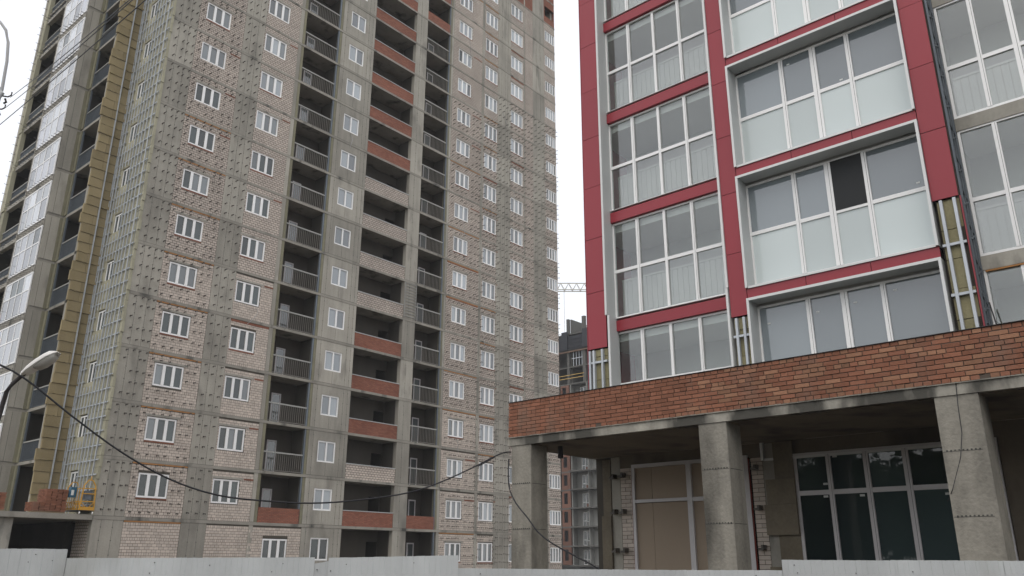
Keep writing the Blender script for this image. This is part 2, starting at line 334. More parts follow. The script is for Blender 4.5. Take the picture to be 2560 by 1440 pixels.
# course strips, lintels
def strip_me(name, x0, x1, z0, z1, mt, y=-.012): return M().box(x0, x1, y, .01, z0, z1).mesh(name, mt)
strips = {}
for c in 'ABHIJ':
    x0, x1, a, b, s0, s1, n = cols[c]
    strips[c] = (strip_me('lintel', a - .12, b + .22, s1 + .03, s1 + .15, m_conc2), strip_me('sill_course', a, b, s0 - .10, s0 - .012, m_rust),
                 strip_me('foam_joint', x0 + .02, x1 - .02, H - .085, H - .01, m_foam, -.02), strip_me('red_course', b + .25, x1 - .02, s1 + .03, s1 + .13, m_rust),
                 strip_me('red_course', x0 + .02, x1 - .02, H - .17, H - .03, m_rust, -.013))
DARKA = {('A', k) for k in range(-1, 9)} | {('B', k) for k in range(-1, 8)}  # low panes given the dark colour, painting in their darker reflections
rw = random.Random(3)
for c, (x0, x1, a, b, s0, s1, n) in cols.items():
    fr, ps, pm, _ = wf[c]
    for k in range(K0, K1 + 1):
        if k == -1 and c in 'AB':                       # blank brick field on the ground storey
            me = M().box(x0, x1, .012, .3, GZ - fl(-1), H - .005).mesh('brick_infill', m_mortar2)
            T('brick_infill', me, (0, 0, fl(k)))
            if c == 'A': T('foam_joint', strips['A'][2], (0, 0, fl(k)))
            continue
        red = c in 'JK' and k >= 17
        near = c in NEAR and k in NEAR[c]
        T('concrete_wall' if c == 'D' else 'brick_infill', infill_me[c + ('m' if near else 'r' if red else '')], (0, 0, fl(k)))
        if red: continue
        w = T('window', fr, (a, 0, fl(k) + s0))
        if c in 'AB': pool = [m_dark, m_dark, m_dark, m_mid] if (c, k) in DARKA else [m_mid, m_mid, m_light]
        elif c == 'D': pool = [m_light] if k >= 0 else [m_dark]
        elif c == 'K': pool = [m_mid, m_light, m_light]
        else: pool = [m_light, m_light, m_mid] if k > -1 else [m_mid]
        if k <= 12:
            for i, (u, v) in enumerate(ps):
                mt = rw.choice(pool)
                if c == 'H' and k == -1 and i > 0: mt = m_dark
                if c == 'H' and k == 13 and i == 0: mt = m_dark
                link('pane', pm[mt.name], w, (u, 0, 0))
        else:
            mt = rw.choice(pool); key = (c, mt.name)
            if key not in strips:
                q = M()
                for u, v in ps: q.box(u, v, .085, .105, .075, s1 - s0 - .075)
                strips[key] = q.mesh('glazing', mt)
            if c == 'H' and k == 13:
                for i, (u, v) in enumerate(ps): link('pane', pm[(m_dark if i == 0 else m_light).name], w, (u, 0, 0))
            else: link('glazing', strips[key], w)
        if c in strips:
            L, SC, FJ, RC, RT = strips[c]
            if rw.random() < .75: T('lintel', L, (0, 0, fl(k)))
            if rw.random() < (.8 if c == 'A' else .5): T('sill_course', SC, (0, 0, fl(k)))
            if c == 'A' and k < 8 or c in 'HI' and rw.random() < .5: T('foam_joint', FJ, (0, 0, fl(k)))
            if rw.random() < .4: T('red_course', RC, (0, 0, fl(k)))
            elif rw.random() < .25 and c != 'A': T('red_course', RT, (0, 0, fl(k)))
# strip of brick between J and its pier
me = M().box(34.33, 35.51, 0, .3, ST + .005, H - .005).mesh('brick_infill', m_pale)
mer = M().box(34.33, 35.51, 0, .3, ST + .005, H - .005).mesh('brick_infill', m_red)
for k in range(K0, K1 + 1): T('brick_infill', mer if k >= 17 else me, (0, 0, fl(k)))
# --- bricks laid as real pieces in the fields that face the camera
def courses(x0, x1, z0, z1, holes=(), hdr=(), w=.25, hgt=.065, j=.012, phase=0):
    """yields (x, z, length) of every brick of a field"""
    r = 0; z = z0
    while z + hgt <= z1 + .02:
        hd = (r * 7) % 5 == 0 if hdr == 'rand' else r in hdr
        L = .12 if hd else w; step = L + .0115
        x = x0 - (0 if (r + phase) % 2 else step / 2)
        while x < x1:
            a, b = max(x, x0), min(x + L, x1)
            segs = [(a, b)]
            for (hx0, hx1, hz0, hz1) in holes:
                if z + hgt > hz0 and z < hz1:
                    ns = []
                    for (p, q) in segs:
                        if q <= hx0 or p >= hx1: ns.append((p, q))
                        else:
                            if p < hx0: ns.append((p, hx0))
                            if q > hx1: ns.append((hx1, q))
                    segs = ns
            for p, q in segs:
                if q - p > .03: yield (p, z, q - p)
            x += step
        z += hgt + j; r += 1
rb = random.Random(11)
bm = M()
def add_brick(m, x, z, L, y=0.0, d=.012, hgt=.065):
    jx = rb.uniform(-.002, .002); jy = rb.uniform(-.0035, .0035)
    m.box(x + jx, x + L + jx, y + jy, y + d + .004, z, z + hgt, 0, 'b')
singles = []
for c in 'ABHI':
    x0, x1, a, b, s0, s1, n = cols[c]
    for k in NEAR[c]:
        z0 = fl(k) + ST + .012
        if k == -1 and c in 'AB': z0 = -1.35; hl = ()
        else: hl = ((a - .012, b + .012, fl(k) + s0 - .01, fl(k) + s1 + .01),)
        for (x, z, L) in courses(x0 + .005, x1 - .005, z0, fl(k) + H - .02, hl, 'rand', hgt=.133, j=.018, phase=k):
            if c == 'A' and k == 0 and len(singles) < 290: singles.append((x, z, L))
            else: add_brick(bm, x, z, L - .005, hgt=.133)
for (x, z, L) in courses(8.97, 12.60, fl(-1) + ST + .012, fl(-1) + H - .02, ((9.94, 11.67, fl(-1) + .94, fl(-1) + 2.31),), 'rand', hgt=.133, j=.018): add_brick(bm, x, z, L - .005, hgt=.133)
T('brickwork', bm.mesh('brickwork', m_pbrick), (0, 0, 0), 'stuff')
cache = {}
def single_brick(parent, x, y, z, L, mt, rz=0, zoff=0, hgt=.065):
    key = (round(L, 2), mt.name, hgt)
    if key not in cache:
        m = M(); e = .004; LL = key[0]
        m.face([(e, 0, e), (LL - e, 0, e), (LL - e, 0, hgt - e), (e, 0, hgt - e)])
        o = [(0, e, 0), (LL, e, 0), (LL, e, hgt), (0, e, hgt)]; i_ = [(e, 0, e), (LL - e, 0, e), (LL - e, 0, hgt - e), (e, 0, hgt - e)]
        bk = [(0, .06, 0), (LL, .06, 0), (LL, .06, hgt), (0, .06, hgt)]
        for q in range(4):
            r = (q + 1) % 4
            m.face([o[q], o[r], i_[r], i_[q]]); m.face([bk[q], bk[r], o[r], o[q]])
        cache[key] = m.mesh('brick', mt)
    return link('brick', cache[key], parent, (x, y, z + zoff), rz)
for (x, z, L) in singles: single_brick(tower, x, rb.uniform(-.003, .003), z, L - .005, m_pbrick1, 0, EYE, .133)

# --- loggias of the front
def loggia_shell(x0, x1, door, depth=1.5):
    """side walls, back wall with a doorway or a door frame"""
    m = M()
    m.box(x0 - .2, x0, .36, depth, ST, H - .004); m.box(x1, x1 + .2, .36, depth, ST, H - .004)
    d0, d1, dz = door
    m.box(x0, d0, depth, depth + .2, ST, H - .004); m.box(d1, x1, depth, depth + .2, ST, H - .004); m.box(d0, d1, depth, depth + .2, ST + dz, H - .004)
    m.box(x0 - .2, x1 + .6, 5.0, 5.2, ST, H - .004); m.box(x0 - .4, x0 - .2, .36, 5.2, ST, H - .004, 0); m.box(x1 + .2, x1 + .4, .36, 5.2, ST, H - .004, 0)
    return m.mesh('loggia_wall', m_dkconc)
lg = {'C': (9.46, 12.40, (10.55, 11.25, 2.1)), 'E': (15.72, 20.04, (19.03, 20.0, 2.1)), 'G': (21.28, 24.05, (22.75, 23.45, 2.1))}
lg_me = {c: loggia_shell(*v) for c, v in lg.items()}
m, ps = window_frame(.70, 2.1, 1, 0, .09, .06); me_door = m.mesh('balcony_door', m_pvcd)
q = M().box(0, .70, 0, .06, .75, .84); me_doorg = M().box(.09, .61, .02, .04, .09, 2.01).mesh('pane', m_mid)
def railing(x0, x1, top, y=.06, n=None):
    m = M(); n = n or int((x1 - x0) / .15)
    m.box(x0, x1, y - .03, y + .03, ST + top - .09, ST + top, 1); m.box(x0, x1, y, y + .03, ST + .06, ST + .10)
    for i in range(n + 1):
        x = x0 + .02 + (x1 - x0 - .05) * i / n; m.box(x, x + .026, y, y + .02, ST + .10, ST + top - .09, 0, 'ud')
    return m
me_rC = railing(9.46, 12.38, 1.2).mesh('railing', [m_rail, m_railt]); me_rG = railing(21.29, 24.04, 1.2).mesh('railing', [m_rail, m_railt])
post = M().box(12.28, 12.40, .02, .14, ST, H - .003); me_pC = post.mesh('corner_post', m_galvd)
post = M().box(23.93, 24.05, .02, .14, ST, H - .003); me_pG = post.mesh('corner_post', m_galvd)
def parapet_wall(x0, x1, mt, h=.94): return M().box(x0, x1, .02, .14, ST + .003, ST + h).mesh('parapet_wall', mt)
pw = {(c, t.name): parapet_wall(lg[c][0] + .005, lg[c][1] - .005, t, .95 if c == 'E' else .88) for c in 'CEG' for t in (m_red, m_pale)}
cap_me = M().box(15.725, 20.035, -.01, .17, ST + .955, ST + 1.0).mesh('parapet_cap', m_trimg)
for k in range(K0, K1 + 1):
    for c in 'CEG':
        if c == 'C' and k == -1: continue
        T('loggia_wall', lg_me[c], (0, 0, fl(k)))
        if c == 'E':
            if k >= 0:
                T('parapet_wall', pw[('E', (m_pale if k in (1, 5, 6, 7, 8) else m_red).name)], (0, 0, fl(k))); T('parapet_cap', cap_me, (0, 0, fl(k)))
        else:
            d = lg[c][2]
            if k < 14:
                dr = T('balcony_door', me_door, (d[0], 1.5 - .03, fl(k) + ST)); link('pane', me_doorg, dr)
            if k == 0 or (c == 'G' and k >= 14): T('parapet_wall', pw[(c, m_red.name)], (0, 0, fl(k)))
            elif k > 0:
                T('railing', me_rC if c == 'C' else me_rG, (0, 0, fl(k)))
            T('corner_post', me_pC if c == 'C' else me_pG, (0, 0, fl(k)))
# ground storey bay under loggia C : brick with a window
me = holed(8.96, 12.61, ST + .005, H - .005, 9.95, 11.66, .95, 2.30, .012).mesh('brick_infill', m_mortar2); T('brick_infill', me, (0, 0, fl(-1)))
w = T('window', wf['A'][0], (9.95, 0, fl(-1) + .98))
for u, v in wf['A'][1]: link('pane', wf['A'][2]['dark_pane'], w, (u, 0, 0))
# pale metal ladder-like louvre on the pier between loggias (one storey)
q = M()
for i in range(12): q.box(20.1, 21.24, -.06, -.02, ST + .15 + i * .235, ST + .19 + i * .235)
for x in (20.08, 21.22): q.box(x, x + .04, -.07, -.01, ST + .05, H - .05)
T('louvre_frame', q.mesh('louvre_frame', m_railt), (0, 0, fl(5)))
# roof and core so no light leaks through
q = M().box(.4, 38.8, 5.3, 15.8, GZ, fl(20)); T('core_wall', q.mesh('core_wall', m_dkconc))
q = M().box(38.85, 39.14, .31, 16.2, GZ, fl(20)); T('end_wall', q.mesh('end_wall', m_conc))
q = M().box(-.02, 39.17, -.04, .3, 0, .9); T('roof_parapet', q.mesh('roof_parapet', m_conc2), (0, 0, fl(20) + ST + .002))
q = M().box(0, 39.1, .31, .6, GZ, fl(-1) - .01); T('plinth', q.mesh('plinth', m_conc))
# back side closes the block
q = M().box(-2.53, 39.1, 16.21, 16.5, GZ, fl(20)); T('rear_wall', q.mesh('rear_wall', m_conc))

# --- wool clad return (faces the street on the left) : x = 0 plane, y 0..4.4
wa, wb = 2.32, 3.30
q = M(); ZB, ZT = fl(0) + ST, fl(20)
q.box(0.02, .3, .36, wa, ZB, ZT); q.box(.02, .3, wb, 4.4, ZB, ZT)
for k in range(0, K1 + 1):
    q.box(.02, .3, wa, wb, fl(k) + ST, fl(k) + 1.20); q.box(.02, .3, wa, wb, fl(k) + 2.50, fl(k) + H + ST)
T('return_wall', q.mesh('return_wall', m_conc))
bt = {}
def board(y0, y1, z0, z1, x=-.14, t=.14, mt=m_woolp, nm='insulation_board'):
    ww, hh = round(y1 - y0, 3), round(z1 - z0, 3); key = (ww, hh, mt.name, 'x')
    if key not in bt:
        m = M(); g = .008; m.box(0, t, g, ww - g, g, hh - g); bt[key] = m.mesh(nm, mt)
    return T(nm, bt[key], (x, y0, z0))
rr = random.Random(5)
nrow = int((ZT - ZB) / .6)
bdx = M()
for r in range(nrow):
    z = ZB + r * .6; zc = (z - fl(0)) % H
    jag = -.06 + round(rr.uniform(-.05, .05), 2)
    blocks = [(jag, 1.1), (1.1, wa)]
    if not (1.1 < zc + .3 < 2.6): blocks.append((wa, wb))
    blocks.append((wb, 4.40))
    for (a, b) in blocks:
        if r < 36: board(a, b, z, z + .6, x=-.14 + round(rr.uniform(-.012, .012), 3))
        else: bdx.box(-.14, 0, a + .008, b - .008, z + .008, z + .592)
# jagged yellow edge of the boards seen at the corner
T('insulation_layer', bdx.mesh('insulation_layer', m_woolp), kind='stuff')
gw, gps = window_frame(wb - wa, 1.30, 2, .0, .07, .07)
gme = M(); gme.v = [(p[1], p[0], p[2]) for p in gw.v]; gme.f = gw.f; gme.m = gw.m; gme = gme.mesh('window', m_pvc)
gp = M()
for u, v in gps[:1]: gp.box(.035, .055, u, v, .07, 1.23)
gp = gp.mesh('pane', m_dark)
for k in range(0, K1 + 1):
    w = T('window', gme, (-.10, wa, fl(k) + 1.20))
    for i in range(2): link('pane', gp, w, (0, gps[i][0] - gps[0][0], 0))
# sub-frame: vertical profiles and horizontal tabs
ys_full = [.28, .78, 1.22, 1.62, 2.02, 3.55, 3.95, 4.22]
for y in ys_full:
    q = M().box(-.27, -.235, y, y + .055, ZB + .4, ZT); q.box(-.24, -.20, y + .02, y + .03, ZB + .4, ZT)
    T('vertical_profile', q.mesh('vertical_profile', m_galv))
q = M()
for y in (2.40, 2.80, 3.18):
    q.box(-.27, -.235, y, y + .05, 0, 1.5)
mep = q.mesh('short_profiles', m_galv)
for k in range(0, K1 + 1): T('short_profile', mep, (0, 0, fl(k) - .42 if k else fl(0) + .2), None)
q = M()
nh = int((ZT - ZB) / .75)
for i in range(nh):
    z = ZB + .5 + i * .75; zc = (z - fl(0)) % H
    if 1.2 < zc < 2.45: q.box(-.235, -.20, -.05, 2.25, z, z + .055); q.box(-.235, -.20, 3.4, 4.3, z, z + .055)
    else: q.box(-.235, -.20, -.05, 4.3, z, z + .055)
    for y in ys_full: q.box(-.20, -.14, y - .01, y + .05, z - .01, z + .05)
T('horizontal_profiles', q.mesh('horizontal_profiles', m_galv), kind='stuff')
# --- front-facing wool wall of the notch : y = 4.4, x -1.5..0
q = M().box(-1.5, .3, 4.42, 4.7, ZB, ZT); T('return_wall', q.mesh('return_wall', m_conc))
def boardf(x0, x1, z0, z1, y, mt=m_wool, t=.14):
    ww = round(x1 - x0, 2); hh = round(z1 - z0, 3); key = (ww, hh, mt.name, 'f')
    if key not in bt:
        m = M(); g = .006; nseg = 5
        # bottom edge sags and frays a little
        for i in range(nseg):
            a = g + (ww - 2 * g) * i / nseg; b = g + (ww - 2 * g) * (i + 1) / nseg; e = rr.uniform(-.018, .012)
            yb = rr.uniform(-.045, -.028); m.face([(a, yb, g + e), (b, yb, g + e), (b, 0, hh - g), (a, 0, hh - g)]); m.face([(a, yb, g + e), (a, t, g + e), (b, t, g + e), (b, yb, g + e)]); m.face([(a, 0, hh - g), (b, 0, hh - g), (b, t, hh - g), (a, t, hh - g)])
            if i == 0: m.face([(a, yb, g + e), (a, 0, hh - g), (a, t, hh - g), (a, t, g + e)])
            if i == nseg - 1: m.face([(b, yb, g + e), (b, t, g + e), (b, t, hh - g), (b, 0, hh - g)])
        bt[key] = m.mesh('insulation_board', mt)
    return T('insulation_board', bt[key], (x0, y, z0))
for r in range(nrow + 1):
    z = ZB - .05 + r * .6; je = -1.50 - .07 * ((r // 2) % 3) - .03 * rr.randint(0, 2); mid = -.82 + .08 * rr.randint(-2, 2)
    yy = 4.27 + rr.uniform(-.02, .02)
    if z + .6 > ZT: break
    boardf(je, mid, z, z + .6, yy); boardf(mid, -.15, z, z + .6, yy + rr.uniform(-.02, .02))
for x, w_ in ((-.80, .06), (-.22, .05), (-.11, .05)):
    q = M().box(x, x + w_, 4.10, 4.13, ZB + .3, ZT); q.box(x + w_ * .4, x + w_ * .6, 4.13, 4.25, ZB + .3, ZT); T('vertical_profile', q.mesh('vertical_profile', m_galv))
# --- left loggia stack : x = -1.5, y 4.5..7.3
def side_rail(y0, y1, top, x=-1.46):
    m = M(); m.box(x - .03, x + .03, y0, y1, ST + top - .07, ST + top, 1); m.box(x, x + .02, y0, y1, ST + .05, ST + .08)
    n = int((y1 - y0) / .085)
    for i in range(n): y = y0 + (y1 - y0) * i / n; m.box(x, x + .018, y, y + .018, ST + .08, ST + top - .07, 0, 'ud')
    return m.mesh('railing', [m_galvd, m_railt])
me_r1 = side_rail(4.62, 7.05, 1.12); me_r2 = side_rail(11.75, 14.98, 1.12, -2.48)
q = M().box(-.25, 0.0, 4.72, 7.4, ST, H - .004); q.box(-1.5, -.25, 7.43, 7.6, ST, H - .004); q.box(-.30, -.25, 5.2, 6.0, ST + .0, ST + 2.1, 1); me_ls = q.mesh('loggia_wall', [m_dkconc, m_black])  # thin dark slab on the wall paints the shade of a doorway
me_pl = M().box(-1.56, -1.44, 7.06, 7.40, ST, H - .003).mesh('insulation_jamb', m_woolj)
me_gp = M().box(-1.50, -1.40, 6.96, 7.04, ST, H - .003).mesh('corner_post', m_galvd)
# pier that faces the street between loggia and glazed bay
q = M().box(-2.50, -1.72, 7.40, 7.7, ST, H - .004); q.box(-2.46, -1.75, 7.396, 7.41, ST + .01, ST + .03, 1, 'b'); q.box(-2.2, -2.185, 7.396, 7.41, ST + .03, H - .05, 1, 'b'); me_pp = q.mesh('concrete_pier', [m_conc, m_seam])
q = M().box(-1.71, -1.57, 7.37, 7.5, ST, H - .003); me_ws = q.mesh('insulation_jamb', m_woolj)
for k in range(0, K1 + 1):
    T('railing', me_r1, (0, 0, fl(k))) if k > 0 else None
    T('loggia_wall', me_ls, (0, 0, fl(k))); T('insulation_jamb', me_pl, (0, 0, fl(k))); T('corner_post', me_gp, (0, 0, fl(k)))
    T('concrete_pier', me_pp, (0, 0, fl(k))); T('insulation_jamb', me_ws, (0, 0, fl(k)))
# --- glazed bay x=-2.53, y 7.44..11.6 and open loggia beyond
BZ = lambda k: 1.62 + H * k
m = M(); X = -2.60
m.box(X, X + .07, 7.46, 11.58, 0, .09); m.box(X, X + .07, 7.46, 11.58, 2.46, 2.55); m.box(X, X + .07, 7.46, 11.58, 1.42, 1.50)
ysb = [7.46, 8.50, 9.54, 10.56, 11.52]
for y in ysb: m.box(X - .008, X + .062, y, y + .07, .09, 2.46)
me_bay = m.mesh('bay_window', m_pvc)
gp_ = {}
for mt in (m_bay, m_bayw, m_dark):
    gp_[mt.name + 'u'] = M().box(X + .02, X + .04, 0, .965, 1.5, 2.46).mesh('pane', mt); gp_[mt.name + 'l'] = M().box(X + .02, X + .04, 0, .965, .09, 1.42).mesh('pane', mt)
q = M().box(-2.57, -2.45, 7.42, 11.6, -.42, -.02); me_bb = q.mesh('spandrel', m_slab)
q = M().box(-2.42, -2.2, 11.60, 11.74, -.4, 2.6); q.box(-2.62, -2.42, 11.60, 11.74, -.4, 2.6); me_st = q.mesh('bay_post', m_conc2)
q = M().box(-2.68, -2.4, 15.0, 15.55, -.42, 2.58); me_cs = q.mesh('insulated_pilaster', m_woolp)
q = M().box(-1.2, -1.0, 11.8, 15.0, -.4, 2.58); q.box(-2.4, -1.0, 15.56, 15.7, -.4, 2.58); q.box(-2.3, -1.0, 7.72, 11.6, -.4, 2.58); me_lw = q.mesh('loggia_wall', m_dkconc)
q = M().box(-2.58, -2.3, 11.76, 15.0, -.42, -.15); me_se = q.mesh('spandrel', m_conc2)
for k in range(0, K1 + 1):
    b = T('bay_window', me_bay, (0, 0, BZ(k)))
    for i in range(4):
        r_ = rw.random(); mu = m_bayw if r_ > .35 else (m_bay if r_ > .10 else m_dark); ml = m_bay if rw.random() > .25 else m_bayw
        link('pane', gp_[mu.name + 'u'], b, (0, ysb[i] + .075, 0)); link('pane', gp_[ml.name + 'l'], b, (0, ysb[i] + .075, 0))
    T('spandrel', me_bb, (0, 0, BZ(k))); T('bay_post', me_st, (0, 0, BZ(k))); T('loggia_wall', me_lw, (0, 0, BZ(k))); T('spandrel', me_se, (0, 0, BZ(k)))
    T('insulated_pilaster', me_cs, (rw.uniform(-.05, .03), 0, BZ(k))); T('railing', me_r2, (0, 0, BZ(k) - .3))
# --- corner block bottom: podium slab, pier, brick wall in the shade
q = M().box(-16, -.03, -.05, 12, fl(0) - .05, fl(0) + ST + .04); T('podium_slab', q.mesh('podium_slab', m_slab))
q = M().box(-4.25, -3.55, .25, .95, GZ, fl(0) - .055); me_pk = q.mesh('podium_pier', m_conc2)
for x in (0, -5.4, -10.8): T('podium_pier', me_pk, (x, 0, 0))
q = M().box(0, .28, .36, 1.95, GZ, fl(0)); T('brick_infill', q.mesh('brick_infill', m_pale))
q = M().box(0, .28, 3.0, 11.9, GZ, fl(0)); q.box(-15.9, 0, 9.0, 9.3, GZ, fl(0) - .06); T('podium_wall', q.mesh('podium_wall', m_dkconc))

# --- mounting brackets: angle irons standing out of the wall
def bracket(m, x, y, z, dx=0, dy=-1):
    if dy: m.box(x - .024, x + .024, y - .22, y, z, z + .022); m.box(x - .03, x + .03, y - .010, y, z - .04, z + .06); m.box(x - .024, x + .024, y - .235, y - .215, z - .05, z + .03)
    else: m.box(x - .26, x, y - .02, y + .02, z, z + .014); m.box(x - .008, x, y - .03, y + .03, z - .03, z + .07)
me_bk = M(); bracket(me_bk, 0, 0, 0); me_bk = me_bk.mesh('wall_bracket', m_brk)
bl = []; rk = random.Random(21)
def zone(xs, k0, k1, rows, win=None):
    for k in range(k0, k1 + 1):
        for r in rows:
            for x in xs:
                z = fl(k) + r + rk.uniform(-.03, .03); xx = x + rk.uniform(-.05, .05)
                if win and win[0] - .1 < xx < win[1] + .1 and win[2] - .1 < r < win[3] + .1: continue
                if rk.random() < .06: continue
                bl.append((xx, z))
zone((.30, .74, 1.08, 1.42), 0, K1, (.50, 1.12, 1.74, 2.42, 2.88))
cA = cols['A']; zone((1.78, 2.30, 2.82, 3.28, 3.95, 4.38), 0, K1, (.42, .92, 1.65, 2.2, 2.62, 2.88), (cA[2], cA[3], cA[4], cA[5]))
zone((4.98, 5.46, 5.98), 0, K1, (.50, 1.12, 1.74, 2.36, 2.86))
cH = cols['H']; zone((24.7, 25.3, 25.8, 26.3, 27.1, 27.6, 28.0), -1, 11, (.45, .82, 1.4, 2.0, 2.62), (cH[2] - .3, cH[3], cH[4], cH[5]))
cI = cols['I']; zone((28.58, 29.0, 29.45, 29.9, 30.3), -1, 11, (.45, .82, 2.55, 2.85), (0, 0, 0, 0)); zone((28.55, 30.42), -1, 11, (1.3, 1.9))
zone((30.62, 31.12, 31.62, 32.05), -1, 12, (.35, .95, 1.55, 2.15, 2.75))
cJ = cols['J']; zone((32.3, 32.8, 33.3, 33.85), -1, 12, (.4, .8, 2.5, 2.85)); zone((34.23, 34.7, 35.2), -1, 12, (.4, 1.0, 1.6, 2.2, 2.8))
zone((35.75, 36.3, 36.9, 37.3), -1, 12, (.35, .95, 1.55, 2.15, 2.75)); zone((37.6, 38.1, 38.6, 39.05), -1, 12, (.35, .75, 2.35, 2.8))
bl.sort(key=lambda b: (b[0] + 18.6) ** 2 + 43.7 ** 2 + b[1] ** 2)
for (x, z) in bl[:300]: T('wall_bracket', me_bk, (x, 0, z))
q = M()
for (x, z) in bl[300:]: bracket(q, x, 0, z)
for k in range(0, K1 + 1):                                  # side-facing ones along the bay and the far corner
    for y in [7.6 + i * .42 for i in range(18)]:
        for r in (-.32, -.08): bracket(q, -2.57, y + rk.uniform(-.08, .08), BZ(k) + r, -1, 0)
    for r in (.3, .9, 1.6, 2.2): bracket(q, -2.72, 15.3, BZ(k) + r, -1, 0); bracket(q, -2.60, 11.67, BZ(k) + r, -1, 0)
T('wall_brackets', q.mesh('wall_brackets', m_brk), kind='stuff')

for (x, z, L, dx) in ((26.3, fl(14) + 1.2, 2.4, .5), (29.6, fl(9) + .6, 2.6, -.3), (31.0, fl(12) + 1.5, 1.3, .9), (26.2, fl(8) + .9, 3.4, .3), (32.6, fl(10) + .2, 2.8, .5), (7.9, fl(4) + 1.0, 1.2, -.5), (14.1, fl(9) + .9, 1.1, .1), (26.0, fl(2) + .9, 1.0, .3), (5.2, fl(15) + .5, 2.2, .2), (28.9, fl(5) + .4, 2.2, .2)):
    T('loose_cable', M().tube([(x + dx * t * t + .08 * math.sin(5 * t), -.04 - .06 * math.sin(3 * t), z - L * t) for t in [i / 8 for i in range(9)]], .014, 5).mesh('loose_cable', m_pole))

# ================================================================== RED PANELLED BUILDING
RH = -0.7247; RO = (2.563, 19.6385, 0)
redb = empty('red_building', RO, RH, 'nearly finished block clad in red panels with white framed glazing above a brick canopy', 'apartment building')
def R(name, me, loc=(0, 0, 0), kind=None): return link(name, me, redb, (loc[0], loc[1], loc[2] + EYE), 0, kind)
ZTOP = 24.0
# structure behind the cladding
q = M().box(-.78, -.24, .16, .45, -EYE + .0, ZTOP); R('concrete_pier', q.mesh('concrete_pier', m_dkconc))
q = M().box(3.20, 3.58, .16, .45, 2.5, ZTOP); R('concrete_pier', q.mesh('concrete_pier', m_dkconc))
q = M().box(7.62, 8.00, .16, .55, 2.5, ZTOP); R('concrete_pier', q.mesh('concrete_pier', m_dkconc))
q = M().box(-.78, -.70, .46, 14, -EYE, ZTOP); q.box(-.78, 14, 14, 14.2, -EYE, ZTOP); R('rear_wall', q.mesh('rear_wall', m_redp))
sl = M().box(-.74, 8.0, .48, 13.9, -.25, 0); sl.box(8.0, 14, .72, 13.9, -.25, 0); me = sl.mesh('floor_slab', m_plaster)
for j in range(0, 8): R('floor_slab', me, (0, 0, 2.55 + 3 * j))
q = M().box(-.69, 14, 2.0, 2.2, 2.56, ZTOP); R('inner_wall', q.mesh('inner_wall', m_plaster))
q = M().box(3.1, 3.22, .50, 2.0, 2.56, ZTOP); q.box(7.62, 8.05, .56, 2.0, 2.56, ZTOP); R('party_wall', q.mesh('party_wall', m_plaster))
# red panels, one object each
def panel(x0, x1, z0, z1, y=0.0, d=.03):
    m = M(); g = .006; e = .012
    m.box(x0 + g, x1 - g, y, y + d, z0 + g, z1 - g); return m.mesh('cladding_panel', m_redp)
me1 = panel(-.81, -.225, 0, 1.5); me2 = panel(3.175, 3.598, 0, 1.5); me3 = panel(7.604, 8.085, 0, 1.5)
for i in range(12):
    R('cladding_panel', me1, (0, rr.uniform(-.004, .004), 5.10 + 1.5 * i)); R('cladding_panel', me2, (0, rr.uniform(-.004, .004), 5.20 + 1.5 * i))
    if i: R('cladding_panel', me3, (0, rr.uniform(-.004, .004), 5.23 + 1.5 * i))
q = M().box(-.80, -.235, .032, .15, 5.12, ZTOP); q.box(3.19, 3.59, .032, .15, 5.22, ZTOP); q.box(7.61, 8.07, .032, .15, 6.75, ZTOP); R('panel_backing', q.mesh('panel_backing', m_black))
q = M().box(-.835, -.815, .0, .45, 2.5, ZTOP); R('side_cladding', q.mesh('side_cladding', m_redp))
q = M().box(8.095, 8.115, .0, .06, 2.5, 6.72); R('side_cladding', q.mesh('side_cladding', m_redp))
# bare strips below the panels: wool, profiles
def bare(x0, x1, ztop, profs, hs):
    for i, (a, b) in enumerate([(2.5 + .6 * t, min(2.5 + .6 * t + .6, ztop)) for t in range(8) if 2.5 + .6 * t < ztop]):
        m = M(); m.box(x0 + .01, x1 - .01, .05 + rr.uniform(0, .02), .155, a + .006, b - .006); R('insulation_board', m.mesh('insulation_board', m_wooly))
    for x in profs:
        m = M(); m.box(x, x + .055, -.03, -.02, 2.5, ztop - .02); m.box(x, x + .008, -.02, .05, 2.5, ztop - .02); m.box(x + .047, x + .055, -.02, .05, 2.5, ztop - .02)
        R('vertical_profile', m.mesh('vertical_profile', m_galv))
    for z in hs:
        R('horizontal_profile', M().box(x0, x1, -.015, .04, z, z + .05).mesh('horizontal_profile', m_galv))
bare(-.80, -.235, 5.08, (-.78, -.66, -.40), (3.35, 4.72))
bare(3.20, 3.60, 5.18, (3.27, 3.45), (3.2, 4.72))
bare(7.66, 8.08, 6.72, (7.73, 7.97), (2.75, 3.75, 4.75, 5.75))
# galvanised ladder frame on the return wall beside the wing
q = M()
for x, y in ((8.10, .10), (8.10, .30), (8.12, .46)):
    q.box(x, x + .04, y, y + .05, 2.5, ZTOP)
for i in range(60):
    z = 2.6 + i * .36
    q.beam((8.13, .12, z), (8.13, .48, z + (.16 if i % 2 else -.16)), .03, .03)
R('ladder_frame', q.mesh('ladder_frame', m_galvd))
q = M().box(8.0, 8.09, .06, .55, 2.5, ZTOP); R('return_wall', q.mesh('return_wall', m_dkconc))
# loose strut and hoses leaning in the corner
q = M().tube([(8.16, .05, 4.15), (8.22, .1, 3.7), (8.30, .15, 3.3), (8.34, .2, 2.6)], .016, 6); q.tube([(8.2, .3, 4.6), (8.30, .25, 3.8), (8.5, .2, 2.6)], .013, 6); R('loose_hose', q.mesh('loose_hose', m_cable))

